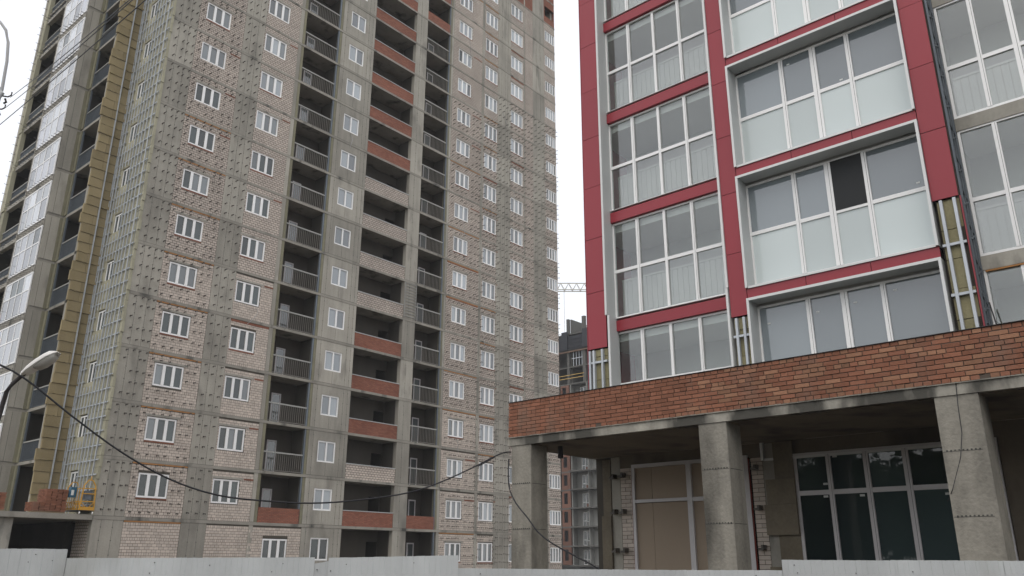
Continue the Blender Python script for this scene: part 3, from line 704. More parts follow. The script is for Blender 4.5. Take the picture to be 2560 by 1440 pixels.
# ---- glazing units
def glazed(parent_loc, xs, z_tr, ztop, zbot, y, mats_u, mats_l, fw=.05, name='window', labels=None, ytr=.085):
    """xs: list of pane (x0,x1); frame members fill the space between"""
    x0 = xs[0][0] - fw; x1 = xs[-1][1] + fw
    m = M(); m.box(x0, x1, y, y + .07, zbot - fw, zbot); m.box(x0, x1, y, y + .07, ztop, ztop + fw)
    m.box(x0, xs[0][0], y, y + .07, zbot, ztop); m.box(xs[-1][1], x1, y, y + .07, zbot, ztop)
    for (a, b), (c_, d_) in zip(xs[:-1], xs[1:]):
        m.box(b, c_, y - .01, y + .06, zbot, ztop)
        m.box((b + c_) / 2 + .012, (b + c_) / 2 + .018, y - .012, y, zbot, ztop, 1) if c_ - b > .08 else None
    for (a, b) in xs: m.box(a, b, y, y + .06, z_tr, z_tr + ytr)
    me = m.mesh(name, [m_pvc, m_seam])
    pu = [M().box(a, b, y + .03, y + .045, z_tr + ytr, ztop).mesh('pane', mats_u[i % len(mats_u)]) for i, (a, b) in enumerate(xs)]
    pl = [M().box(a, b, y + .03, y + .045, zbot, z_tr).mesh('pane', mats_l[i % len(mats_l)]) for i, (a, b) in enumerate(xs)]
    return me, pu, pl
xs1 = [(-.13, .553), (.645, 1.371), (1.443, 2.158), (2.240, 2.924)]
w1 = glazed(0, xs1, 1.22, 2.57, .03, .36, [m_clear], [m_clearl])
xs2 = [(3.69, 4.76), (4.86, 5.51), (5.65, 6.32), (6.42, 7.51)]
w2 = glazed(0, xs2, 1.24, 2.47, .06, .35, [m_upper], [m_frost])
w2low = glazed(0, xs2, -.9, 2.47, -.8, .35, [m_upper], [m_upper])
xs3 = [(8.21, 8.78), (8.87, 9.42), (9.54, 10.1), (10.18, 10.75)]
w3 = glazed(0, xs3, 1.13, 2.66, .04, .56, [m_clear], [m_clearl])
w3b = glazed(0, [(a + 2.9, b + 2.9) for a, b in xs3], 1.13, 2.66, .04, .56, [m_clear], [m_clearl])
def put(wm, z):
    me, pu, pl = wm; w = R('window', me, (0, 0, z))
    for p_ in pu: link('pane', p_, w)
    for p_ in pl: link('pane', p_, w)
    return w
# balustrade of ribbed sheets behind the glass
def balus(x0, x1, y, top=1.05):
    m = M(); x = x0
    while x < x1 - .05:
        m.box(x, min(x + .135, x1), y, y + .02, .02, top); x += .15
    m.box(x0, x1, y - .02, y + .04, top, top + .05); return m.mesh('balustrade', m_sheet)
mb1 = balus(-.12, 3.05, .66); mb3 = balus(8.2, 13.8, .92)
band1 = M().box(-.165, 3.115, .27, .5, 0, .28).mesh('red_band', m_redp)
seamb = M().box(1.1, 1.108, .266, .28, .005, .275).mesh('band_joint', m_black)
sill1 = M().box(-.16, 3.115, .25, .42, -.012, .0).mesh('window_sill', m_trim)
for j in range(-1, 6):
    b0 = 5.90 + 3 * j
    put(w1, b0); R('red_band', band1, (0, 0, b0 - .37)) if j >= 0 else None
    if j >= 0: R('window_sill', sill1, (0, 0, b0 - .03))
    R('balustrade', mb1, (0, 0, b0))
# white lips and reveals of the first bay
for z0, z1, sx in ((5.92, ZTOP, 0), (2.5, 5.90, .07)):
    q = M().box(-.225 + sx, -.170 + sx, -.03, .36, z0, z1); R('reveal_trim', q.mesh('reveal_trim', m_trimg)); q = M().box(-.232 + sx, -.176 + sx, -.04, -.031, z0, z1); R('edge_trim', q.mesh('edge_trim', m_trim))
    q = M().box(3.12 - sx * .3, 3.172 - sx * .3, -.03, .36, z0, z1); R('edge_trim', q.mesh('edge_trim', m_trim))
# second bay: projecting white surrounds, one per storey
def surround(z0, z1):
    m = M(); x0, x1 = 3.602, 7.60; t = .05; y0, y1 = -.06, .36
    m.box(x0, x0 + t, y0, y1, z0, z1); m.box(x1 - t, x1, y0, y1, z0, z1); m.box(x0 + t, x1 - t, y0, y1, z1 - t, z1); m.box(x0 + t, x1 - t, y0 + .04, y1, z0, z0 + .03)
    m.box(x0 - .004, x1 + .004, y0 - .008, y0, z1 - t - .004, z1 + .004, 1); m.box(x0 - .004, x0 + t, y0 - .008, y0, z0, z1 - t - .004, 1); m.box(x1 - t, x1 + .004, y0 - .008, y0, z0, z1 - t - .004, 1); m.box(x0 + t, x1 - t, y0 + .03, y0 + .04, z0 - .01, z0 + .04, 1)
    return m.mesh('window_surround', [m_trimg, m_trim])
ms2 = surround(0, 2.75); ms2b = surround(-.8, 2.75)
band2 = [panel(a, b, 0, .25, 0.0) for a, b in ((3.602, 4.95), (4.95, 6.30), (6.30, 7.60))]
bk2 = M().box(3.61, 7.59, .032, .30, .005, .245).mesh('panel_backing', m_black)
for j in range(-1, 6):
    b0 = 5.80 + 3 * j
    R('window_surround', ms2 if j >= 0 else ms2b, (0, 0, b0)); put(w2 if j >= 0 else w2low, b0 + .12)
    if j >= 0:
        for b_ in band2: R('cladding_panel', b_, (0, .0, b0 - .253))
        R('panel_backing', bk2, (0, 0, b0 - .253))
q = M().box(3.62, 7.58, 1.2, 1.24, 2.56, ZTOP); R('inner_screen', q.mesh('inner_screen', m_plaster))
# the open sash on the second storey of the bay: room shade painted on a flat sheet before the pane
q = M().box(5.64, 6.33, .345, .36, 5.80 + 1.42, 5.80 + 2.60); R('open_sash_dark_sheet', q.mesh('open_sash_dark_sheet', m_roomshade))
# small paper tags on the glass
for (x, z) in ((7.3, 7.35), (4.78, 10.25), (6.1, 10.3), (6.55, 5.2), (5.75, 5.1), (4.95, 5.05), (3.85, 5.0), (4.95, 11.2)):
    R('glass_tag', M().box(x, x + .07, .374, .379, z, z + .035).mesh('glass_tag', m_tag))
# wing with raw concrete bands
q = M().box(8.13, 14, .54, 1.0, -.30, -.02); mw = q.mesh('concrete_band', m_conc2)
fo = strip = M().box(8.2, 14, .53, .6, -.34, -.31).mesh('foam_joint', m_foam)
for j in range(-1, 6):
    b0 = 5.61 + 3 * j; put(w3, b0); put(w3b, b0); R('concrete_band', mw, (0, 0, b0)); R('balustrade', mb3, (0, 0, b0))
R('foam_joint', fo, (0, 0, 5.61))
q = M().box(13.9, 14.2, .5, 14, -EYE, ZTOP); R('rear_wall', q.mesh('rear_wall', m_redp))
q = M().box(-.8, 14.2, .3, 14.2, 0, .4); R('roof', q.mesh('roof', m_conc2), (0, 0, ZTOP + .01))

# ---- ground floor wall behind the canopy (red frame, y=0)
q = M()
q.box(-.23, .02, .0, .3, GZ, 2.35)                                   # concrete jamb
q.box(.02, 4.26, .02, .3, 2.08, 2.54, 1)
R('ground_wall', q.mesh('ground_wall', [m_conc, m_soff]))
q = M().box(-.50, -.24, -.06, .25, GZ, 1.0); q.box(-.47, -.24, -.02, .25, 1.0, 2.3); R('insulation_board', q.mesh('insulation_board', m_woolb))
q = M().box(.02, .345, .012, .3, GZ, 2.08); q.box(3.33, 3.60, .012, .3, GZ, 2.08); R('mortar_bed', q.mesh('mortar_bed', m_mortar))
for za, zb_, xa, yy in ((GZ, -.75, 3.62, -.05), (-.75, -.1, 3.60, -.09), (-.1, .5, 3.82, -.03), (.5, 1.1, 3.60, -.10), (1.1, 1.6, 3.66, -.08), (1.6, 2.35, 3.86, -.05)):
    q = M().box(xa, 4.27, yy, .25, za + .006, zb_); R('insulation_board', q.mesh('insulation_board', m_woolb))
R('concrete_jamb', M().box(3.60, 4.2, .0, .2, GZ, 2.35).mesh('concrete_jamb', m_conc2))
# doorway unit with beige sheathing
xs = [(.42, 1.79), (1.91, 2.4), (2.5, 3.15)]
m = M(); m.box(.35, 3.27, -.02, .08, 2.06, 2.14); m.box(.35, .42, -.02, .08, GZ, 2.06); m.box(3.17, 3.27, -.02, .08, GZ, 2.06); m.box(1.79, 1.91, -.03, .07, GZ, 2.06); m.box(.42, 1.79, -.02, .06, 1.27, 1.34); m.box(1.91, 3.17, -.02, .06, 1.25, 1.34)
dw = R('entrance_frame', m.mesh('entrance_frame', m_pvcd))
for a, b in ((.42, .86), (.868, 1.79), (1.91, 2.2), (2.208, 3.17)):
    for z0, z1 in ((GZ, 1.262), (1.345, 2.055)): link('sheathing_panel', M().box(a, b, .03, .05, z0, z1).mesh('sheathing_panel', m_board), dw)
m_seal = mat('sealant', (.16, .03, .022), .8, .3, 6)
for xa in (.335, 3.272): R('red_sealant', M().box(xa, xa + .026, -.012, .02, GZ, 2.08).mesh('red_sealant', m_seal))
# shop window
xs4 = [(4.33, 4.93), (5.02, 5.65), (5.75, 6.37), (6.48, 7.15), (7.24, 7.9)]
me, pu, pl = glazed(0, xs4, 1.255, 2.03, -1.5, -.02, [m_green], [m_green], .06, ytr=.09); me.materials[0] = m_pvcd
w = R('window', me)
for p_ in pu + pl: link('pane', p_, w)
for x, z in ((4.82, 1.44), (5.06, 1.96), (4.80, 1.20), (5.5, 1.19), (7.0, 1.15)): R('glass_tag', M().box(x, x + .09, .002, .008, z, z + .04).mesh('glass_tag', m_tag))
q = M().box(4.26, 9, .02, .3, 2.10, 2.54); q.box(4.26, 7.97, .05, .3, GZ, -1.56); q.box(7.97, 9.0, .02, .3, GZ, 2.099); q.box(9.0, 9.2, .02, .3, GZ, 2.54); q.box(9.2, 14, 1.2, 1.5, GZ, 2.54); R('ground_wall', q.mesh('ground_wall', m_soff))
q = M().box(9.21, 9.5, -.05, 1.15, GZ, 2.3); R('insulation_board', q.mesh('insulation_board', m_wooly))
q = M().box(.42, 8, .32, .34, GZ, 2.3); R('inner_dark', q.mesh('inner_dark', m_black))
q = M().box(-.69, 14, .46, 13.9, 2.1, 2.28); R('ceiling_slab', q.mesh('ceiling_slab', m_dkconc))
# facade brackets by the door
mbk = M().box(-.02, .10, -.16, -.005, 0, .045); mbk.box(.06, .105, -.17, .0, .045, .10); mbk = mbk.mesh('wall_bracket', m_brk)
for x, z in ((-.17, 1.84), (.08, 1.86), (-.17, 1.04), (.07, 1.04), (-.17, .18), (.08, .18), (3.40, 1.82), (3.41, 1.0), (3.42, .22)): R('wall_bracket', mbk, (x, 0, z))

# ---- canopy over the pavement: columns, slab edge, brick parapet (own slight angle)
PH2 = -0.7312 + .7247
PX0, PY0 = -.844, -3.003
def Pm(name, me, loc=(0, 0, 0), kind=None):
    o = link(name, me, redb, (PX0 + loc[0] * math.cos(PH2) - loc[1] * math.sin(PH2), PY0 + loc[0] * math.sin(PH2) + loc[1] * math.cos(PH2), loc[2] + EYE), PH2, kind); return o
m_canc = mat('canopy_concrete', (.30, .285, .245), .88, .45, 1.6, .16, .65, rnd=.05, bump=.35, bscale=16, dark=(.075, .072, .062), dthr=(.46, .54))
m_canc2 = mat('column_concrete', (.25, .235, .20), .88, .34, 2.2, .24, .40, rnd=.05, bump=.5, bscale=18, dark=(.085, .08, .068), dthr=(.49, .66))
q = M().box(-.02, 14.5, 0.0, 3.6, 2.37, 2.545); Pm('canopy_slab', q.mesh('canopy_slab', [m_canc]))
q = M().box(.02, 14.4, .3, 2.98, 2.22, 2.368); 
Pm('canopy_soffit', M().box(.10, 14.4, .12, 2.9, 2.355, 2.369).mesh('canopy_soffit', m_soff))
# ragged mortar squeezed out under the bricks
q = M(); x = 0
while x < 12.5:
    l_ = rr.uniform(.08, .3); q.box(x, x + l_, -.012 - rr.uniform(0, .02), .1, 2.535, 2.553 + rr.uniform(-.004, .004)); x += l_ * .98
Pm('mortar_bed', q.mesh('mortar_bed', m_canc2), (0, -.004, 0), 'stuff')
for x in (.08, 4.655, 8.66, 12.9):
    m = M(); m.box(x, x + (.55 if x < 8 or x > 10 else .60), .02, .55, GZ, 2.368)
    for z in (1.55, .62, -.35):                                     # rows of honeycomb dimples left by the formwork joints
        for i in range(9): m.box(x + .05 + i * .055, x + .075 + i * .055, .016, .03, z + rr.uniform(-.01, .01), z + .022, 1, 'b')
        m.box(x + .01, x + .54, .0175, .03, z - .004, z + .002, 1, 'b')
    for i in range(3 if x < 5 else 2):
        z = (1.55, .62, -.35)[i]; m.box(x + .53, x + .5525, .06, .5, z - .004, z + .006, 1)
    Pm('canopy_column', m.mesh('canopy_column', [m_canc2, m_seam]))
Pm('drain_pipe', M().tube([(.93, .65, 2.37), (.93, .65, 2.12)], .055, 12).mesh('drain_pipe', m_cable, True))
Pm('pipe_collar', M().tube([(.93, .65, 2.17), (.93, .65, 2.10)], .06, 12).mesh('pipe_collar', m_cable, True))
q = M().box(0.02, 12.6, .014, .25, 2.555, 3.318); Pm('mortar_bed', q.mesh('mortar_bed', m_mortar))
q = M().box(-.01, 12.6, -.02, .27, 3.318, 3.326); Pm('parapet_membrane', q.mesh('parapet_membrane', m_arm))
# parapet bricks
pb = []; z = 2.556
for r in range(10):
    hd = r in (0, 6, 9)                       # header courses counted from the bottom
    L = .120 if hd else .250; x = 0.0 if r % 2 or hd else -.13
    while x < 12.5:
        a = max(x, 0); b = x + L
        hole = (r == 0 and (2.32 < a < 2.40 or 9.30 < a < 9.42))
        if b - a > .04 and not hole: pb.append((a, z, b - a))
        x += L + .0115
    z += .0765
rows = []
for (a, z, L) in pb:
    if a < 9.95: rows.append(('p', a, z, L))
gb = []
for x0, x1 in ((.03, .335), (3.335, 3.59)):
    for (x, z, L) in courses(x0, x1, -1.3, 2.06, (), (), hgt=.078, j=.011): gb.append(('g', x, z, L))
def bdist(b): return abs(9.3 - b[1]) + (3.5 if b[0] == 'g' else 0) + (0 if b[0] == 'p' or b[2] > -.1 else 9)
allb = sorted(rows + gb, key=bdist)
rp = random.Random(9); keep, rest = allb[:290], allb[290:]
for b in keep:
    if b[0] == 'p':
        px, pz = b[1], b[2]; mt = m_obrick1 if rp.random() < .30 else m_rbrick1
        o = single_brick(redb, 0, 0, 0, b[3], mt); y = rp.uniform(-.005, .005)
        o.location = (PX0 + px * math.cos(PH2) - y * math.sin(PH2), PY0 + px * math.sin(PH2) + y * math.cos(PH2), pz + EYE + rp.uniform(-.002, .002)); o.rotation_euler = (0, 0, PH2 + rp.uniform(-.006, .006))
    else: single_brick(redb, b[1], rp.uniform(-.003, .003), b[2], b[3], m_pbrick1, 0, EYE, .078)
q = M(); q2 = M()
for b in rest + [('p', a, z, L) for (a, z, L) in pb if a >= 9.95]:
    (add_brick(q, b[1], b[2] + rp.uniform(-.002, .002), b[3], rp.uniform(-.005, .005)) if b[0] == 'p' else add_brick(q2, b[1], b[2], b[3], hgt=.078))
Pm('brickwork', q.mesh('brickwork', m_rbrick), kind='stuff'); R('brickwork', q2.mesh('brickwork', m_pbrick), kind='stuff')
# cable clipped to the third column
Pm('thin_cable', M().tube([(9.0, -.01, 2.56), (8.98, -.02, 2.2), (8.97, -.02, 1.8), (8.90, -.03, 1.45), (8.72, -.02, 1.0), (8.60, .1, .85)], .006, 5).mesh('thin_cable', m_cable))

# ================================================================== far building behind
FO = (11.1, 134.0, 0)
far = empty('unfinished_block', FO, RH, 'distant unfinished block with grey balconies below, bare floors and black formwork on top', 'apartment building')
def Fm(name, me, loc=(0, 0, 0)): return link(name, me, far, (loc[0], loc[1], loc[2] + EYE))
FZ = lambda i: 2.15 + 2.9 * i
m = M().box(-14, 14, 0, 12, -.12, .12); mf = m.mesh('floor_slab', m_far)
for i in range(0, 13): Fm('floor_slab', mf, (0, 0, FZ(i)))
for i in range(0, 13):
    if i > 8 or i < -1:
        q = M(); q.box(-2.2, -1.75, .0, .5, .12, 2.78); q.box(-5.3, -4.9, .1, .5, .12, 2.78); q.box(1.1, 1.7, .0, .5, .12, 2.78); q.box(5, 5.5, 0, .5, .12, 2.78); q.box(9, 9.5, 0, .5, .12, 2.78); q.box(-1.7, -1.5, .5, 5, .12, 2.78)
        Fm('column', q.mesh('column', m_far), (0, 0, FZ(i)))
m_farb = mat('far_brick', (.17, .085, .06), .9, .3, .6, .1, rnd=.15)
me_rw = holed(-3.7, -1.95, .12, 2.78, -3.35, -2.55, .75, 2.45, 0, .3).mesh('brick_infill', m_farb)
me_hl = M().box(-3.34, -2.56, .2, .22, .76, 2.44).mesh('opening_shade_sheet', m_black)  # solid dark sheet painting the shade inside each far window
q = M().box(-1.5, 1.85, 1.2, 1.4, .12, 2.78); q.box(1.85, 2.0, -.3, 1.3, .12, 2.78); q.box(-1.7, -1.5, .0, 1.3, .12, 2.78); q.box(2.0, 4.6, .6, .8, .12, 2.78); me_bw = q.mesh('balcony_wall', m_farw)
me_bs = M().box(-1.7, 4.0, -.9, 0, -.10, .12).mesh('balcony_slab', m_far); me_bb2 = M().box(-.2, 1.6, 1.17, 1.2, .12, .75).mesh('brick_panel', m_farb)
wfm, wps = window_frame(1.3, 1.55, 2, 0, .07, .07); me_fw = wfm.mesh('window', m_pvc); me_fp = M().box(.07, 1.23, .03, .05, .07, 1.48).mesh('pane', m_dark)
dfm, dps = window_frame(.72, 2.2, 1, 0, .07, .07); dfm.box(0, .72, 0, .07, .8, .88); me_fd = dfm.mesh('balcony_door', m_pvc); me_fdp = M().box(.07, .65, .03, .05, .07, 2.13).mesh('pane', m_dark)
for i in range(-1, 9):
    z = FZ(i); Fm('brick_infill', me_rw, (0, 0, z)); Fm('opening_shade_sheet', me_hl, (0, 0, z)); Fm('balcony_wall', me_bw, (0, 0, z)); Fm('balcony_slab', me_bs, (0, 0, z))
    if i > 1: Fm('brick_panel', me_bb2, (0, 0, z))
    d = Fm('balcony_door', me_fd, (-.35, 1.1, z + .15)); link('pane', me_fdp, d)
    w = Fm('window', me_fw, (.38, 1.1, z + .85)); link('pane', me_fp, w)
    Fm('opening_shade_sheet', M().box(-8, -5, .2, .3, .5, 2.2).mesh('opening_shade_sheet', m_black), (0, 0, z)) if False else None
q = M().box(-14, 14, 4, 4.3, GZ, FZ(12)); q.box(-14, -13.7, 0, 12, GZ, FZ(12)); Fm('inner_wall', q.mesh('inner_wall', m_far))
q = M()
for i in range(116):
    x = -14 + i * .24; q.box(x, x + .2, -.15, -.05, FZ(11) + .1, FZ(11) + 2.5)
q.box(-14, 14, -.05, .05, FZ(11) + .1, FZ(11) + 2.45)
for x in (-3.0, 1.4, 5.8): q.box(x, x + 1.2, -.45, -.16, FZ(11) + .1, FZ(11) + 3.3)
for zz in (.5, 1.2, 1.9): q.box(-5.5, 14, -.22, -.15, FZ(11) + zz, FZ(11) + zz + .1)
Fm('formwork', q.mesh('formwork', m_form), (0, 0, 0))
q = M()
for zz in (.95, 1.5): q.box(-5.0, 1.3, -.06, -.02, FZ(9) + zz, FZ(9) + zz + .1)
Fm('guard_rail', q.mesh('guard_rail', mat('ochre_paint', (.5, .33, .10), .6, .1, 1)))
q = M()
for x in (-.9, -.3, .3, .9): q.box(x, x + .09, .05, .12, FZ(10) + .12, FZ(10) + 2.6)
for x in (-1.2, ): q.box(x, 1.2, .05, .12, FZ(10) + 1.4, FZ(10) + 1.5)
Fm('scaffold_props', q.mesh('scaffold_props', m_galv))
q = M().box(-5.5, 14, -.25, -.02, FZ(11) - .35, FZ(11) - .13); Fm('edge_boards', q.mesh('edge_boards', mat('edge_timber', (.17, .11, .08), .9, .2, 2)))

# ================================================================== tower crane behind
crane = empty('tower_crane', (22.0, 160.0, 0), 0, 'white lattice tower crane jib reaching out from behind the red panelled block', 'crane')
def Cm(name, me): return link(name, me, crane)
m_cr = mat('crane_paint', (.42, .40, .36), .6, .1, 1, 0, rnd=0)
q = M(); JZ = 54.9; 
for x0 in (-34,):
    q.beam((-34, 0, JZ + 1.6), (14, 0, JZ + 1.6), .16, .16); q.beam((-34, -.6, JZ), (14, -.6, JZ), .15, .15); q.beam((-34, .6, JZ), (14, .6, JZ), .15, .15)
x = -34
while x < 14:
    for y in (-.6, .6): q.beam((x, y, JZ), (x + .82, 0, JZ + 1.6), .08, .08); q.beam((x + .82, 0, JZ + 1.6), (x + 1.64, y, JZ), .08, .08)
    q.beam((x, -.6, JZ), (x, .6, JZ), .07, .07); x += 1.64
Cm('jib', q.mesh('jib', m_cr))
q = M()
for a, b in ((-.8, -.8), (.8, -.8), (-.8, .8), (.8, .8)): q.beam((a, b, 0), (a, b, 60), .2, .2)
z = 0
while z < 58:
    for a, b in (((-.8, -.8), (.8, -.8)), ((.8, -.8), (.8, .8)), ((.8, .8), (-.8, .8)), ((-.8, .8), (-.8, -.8))): q.beam((*a, z), (*b, z + 2), .08, .08)
    z += 2
q.beam((0, 0, 58), (0, 0, 64), .4, .4); Cm('mast', q.mesh('mast', m_cr))
Cm('counterweight', M().box(10, 13, -.8, .8, JZ - 2.4, JZ).mesh('counterweight', m_far)); Cm('cab', M().box(-2.2, -.9, -1, 1, JZ - 2.4, JZ - .1).mesh('cab', m_pvc))
Cm('hoist_rope', M().tube([(-11.2, 0, JZ), (-11.2, 0, 30)], .04, 4).mesh('hoist_rope', m_cr))

# ================================================================== cradle, brick stacks on the tower's ledge
def tw(x, y, z):
    return (TO[0] + x * math.cos(GRID) - y * math.sin(GRID), TO[1] + x * math.sin(GRID) + y * math.cos(GRID), z + EYE)
crd = empty('work_cradle', tw(-.45, -.15, 2.30), GRID, 'yellow suspended work cradle hanging at the corner of the grey tower', 'work cradle')
def Cd(name, me, loc=(0, 0, 0)): return link(name, me, crd, loc)
q = M(); w_ = .72; L_ = 1.9; hh = 1.05
for y in (0, L_):                                           # end frames
    q.beam((-w_ / 2, y, 0), (-w_ / 2 + .08, y, hh + .15), .05, .05); q.beam((w_ / 2, y, 0), (w_ / 2 - .08, y, hh + .15), .05, .05)
    q.beam((-w_ / 2 + .08, y, hh + .15), (-.1, y, hh + .42), .045, .045); q.beam((w_ / 2 - .08, y, hh + .15), (.1, y, hh + .42), .045, .045); q.beam((-.1, y, hh + .42), (.1, y, hh + .42), .045, .045)
    for z in (.42, .80, hh): q.beam((-w_ / 2, y, z), (w_ / 2, y, z), .045, .045)
    q.beam((-w_ / 2, y, .42), (0, y, .05), .03, .03); q.beam((w_ / 2, y, .42), (0, y, .05), .03, .03)
    q.box(-w_ / 2, w_ / 2, y - .02, y + .02, 0, .16)
Cd('end_frame', q.mesh('end_frame', m_yellow))
for sx in (-1, 1):
    q = M(); X = sx * w_ / 2
    for z in (.04, .42, hh): q.beam((X, 0, z), (X, L_, z), .04, .04)
    n_ = 7
    for i in range(n_): y0 = L_ * i / n_; y1 = L_ * (i + 1) / n_; q.beam((X, y0, .04), (X, (y0 + y1) / 2, .42), .025, .025); q.beam((X, (y0 + y1) / 2, .42), (X, y1, .04), .025, .025); q.beam((X, y1, .42), (X, y1, hh), .025, .025)
    Cd('side_rail', q.mesh('side_rail', m_yellow))
Cd('deck', M().box(-w_ / 2 + .03, w_ / 2 - .03, .03, L_ - .03, -.02, .02).mesh('deck', m_galvd))
Cd('hoist_motor', M().box(-.15, .18, .05, .32, .52, .95).tube([(0, .2, .95), (0, .2, 1.1)], .05, 8).mesh('hoist_motor', m_galvd))
Cd('control_box', M().box(-w_ / 2 - .32, -w_ / 2 - .04, .5, .8, .62, 1.12).mesh('control_box', m_blue)); Cd('control_label', M().box(-w_ / 2 - .30, -w_ / 2 - .17, .492, .498, .72, .98).mesh('control_label', m_tag))
for x in (-w_ / 2 + .03, w_ / 2 - .06):
    for y in (0, L_):
        q = M().tube([(x, y - .0, -.13), (x + .035, y, -.13)], .055, 12); Cd('wheel', q.mesh('wheel', m_pvc))
Cd('suspension_rope', M().tube([(0, 0, hh + .4), (.12, 0, 5), (.3, 0, 52)], .012, 5).mesh('suspension_rope', m_galvd)); Cd('hook', M().tube([(0, 0, hh + .4), (.02, 0, hh + .62)], .03, 6).mesh('hook', m_yellow))
def stack(x, y, nx, ny, nz, label, group, ragged):
    e = empty('brick_stack', tw(x, y, fl(0) + ST + .045), GRID + rr.uniform(-.08, .08), label, 'brick stack', group)
    link('pallet', M().box(0, nx * .255, 0, ny * .125, 0, .03).box(0, nx * .255, .02, .12, -.0, .09).mesh('pallet', m_wood), e)
    m = M()
    for k in range(nz):
        for i in range(nx):
            for j in range(ny):
                if ragged and (k > nz * (1 - (i < nx // 3) * .62)): continue
                if rr.random() < .02: continue
                a = i * .258 + rr.uniform(-.02, .02); b = j * .127 + rr.uniform(-.012, .012); z = .10 + k * .072
                m.box(a, a + .235, b, b + .11, z, z + .058)
    link('bricks', m.mesh('bricks', m_rbrick), e, kind='stuff')
stack(-2.70, .45, 6, 8, 15, 'tall ragged stack of red bricks on the ledge beside the yellow work cradle', 'brick stacks on the ledge', True)
stack(-4.9, .75, 4, 7, 11, 'lower stack of red bricks at the left end of the concrete ledge', 'brick stacks on the ledge', False)

# ================================================================== street pole, lamp, wires
pole = empty('utility_pole', (-10.35, 12.0, 0), 0, 'pale grey steel street pole with a hooked top carrying overhead wires', 'utility pole')
q = M().tube([(0, 0, 0), (0.25, 0, 2.2), (.6, 0, 4.2)], [.09, .08, .07], 12)
BX = -10.35
pts = [(-9.12, 5.0), (-8.86, 7.6), (-8.70, 8.95), (-8.672, 9.25), (-8.70, 9.80), (-8.755, 10.18), (-8.845, 10.43), (-8.98, 10.60), (-9.2, 10.74)]
q = M().tube([(-9.6, 0)[0:1] and (p[0] - BX, 0, p[1]) for p in [(-9.62, 0.0), (-9.40, 2.4)] + pts], [.085, .075, .06, .04, .032, .026, .024, .024, .024, .022, .02], 12)
link('pole_shaft', q.mesh('pole_shaft', m_pole, True), pole)
for i, (x, z) in enumerate(((-8.60, 9.10), (-8.66, 8.86))):
    m = M(); m.tube([(x - BX - .06, 0, z + .02), (x - BX + .06, 0, z)], .012, 6); m.tube([(x - BX + .06, 0, z), (x - BX + .11, 0, z + .03), (x - BX + .11, 0, z + .09)], .012, 6); m.tube([(x - BX + .02, 0, z - .04), (x - BX + .05, 0, z - .1), (x - BX + .01, 0, z - .13)], .02, 6)
    link('insulator_hook', m.mesh('insulator_hook', m_arm), pole)
m = M().tube([(-8.70 - BX, -.03, 9.25), (-8.63 - BX, -.03, 9.15), (-8.69 - BX, -.03, 9.0)], [.03, .035, .02], 8); link('clamp', m.mesh('clamp', m_trimg), pole)
LX, LY = -9.48, 12.0
lamp = empty('street_lamp', (LX, 12.0, 3.2), 0, 'white cobra head street lamp on a dark curved arm at the lower left', 'street lamp')
q = M().tube([(.0, 0, -.6), (1.55, 0, .05), (1.89, 0, .28), (1.905, 0, .55), (1.94, 0, .92), (2.0, 0, 1.02), (2.14, 0, 1.14)], [.03, .03, .032, .034, .035, .034, .032], 10)
q = M().tube([(-.05, 0, -.9), (1.2, 0, -.55), (1.72, 0, -.2), (1.86, 0, .15), (1.90, 0, .5), (1.935, 0, .86), (2.0, 0, .98), (2.16, 0, 1.15)], [.04, .04, .04, .036, .034, .032, .031, .03], 10)
link('lamp_arm', q.mesh('lamp_arm', m_arm, True), lamp)
# shell: lofted sections along the head axis
ax0 = Vector((2.12, 0, 1.10)); ax1 = Vector((2.585, 0, 1.44)); d = (ax1 - ax0); Ln = d.length; d.normalize(); up = Vector((-d.z, 0, d.x)); sd_ = Vector((0, 1, 0))
def loft(secs, n, low):
    m = M(); k0 = 0
    for (t, w2, h2) in secs:
        for j in range(n + 1):
            a = PI * j / n; p = ax0 + d * (t * Ln) + sd_ * (w2 * math.cos(a)) + up * ((-1 if low else 1) * h2 * math.sin(a)); m.v.append(tuple(p))
    for i in range(len(secs) - 1):
        for j in range(n):
            q_ = (i * (n + 1) + j, i * (n + 1) + j + 1, (i + 1) * (n + 1) + j + 1, (i + 1) * (n + 1) + j)
            m.f.append(q_ if not low else q_[::-1]); m.m.append(0)
    m.f.append(tuple(range(n + 1))); m.m.append(0); m.f.append(tuple(range((len(secs) - 1) * (n + 1), len(secs) * (n + 1)))); m.m.append(0)
    return m
link('lamp_shell', loft([(-.02, .04, .03), (.06, .075, .06), (.25, .105, .09), (.5, .125, .105), (.75, .13, .105), (.9, .115, .095), (.98, .085, .065), (1.04, .04, .03)], 12, False).mesh('lamp_shell', m_lampw, True), lamp)
link('lamp_rim', loft([(-.03, .045, .012), (.2, .112, .015), (.5, .136, .016), (.8, .138, .016), (.98, .10, .014), (1.06, .05, .01)], 8, True).mesh('lamp_rim', m_lampw, True), lamp)
link('lamp_bowl', loft([(.36, .07, .02), (.42, .105, .065), (.6, .118, .09), (.8, .115, .085), (.95, .085, .06), (1.0, .05, .02)], 12, True).mesh('lamp_bowl', m_lampg, True), lamp)
def sagged(a, b, sag, n=24):
    a = Vector(a); b = Vector(b); return [tuple(a.lerp(b, i / n) - Vector((0, 0, sag * 4 * (i / n) * (1 - i / n)))) for i in range(n + 1)]
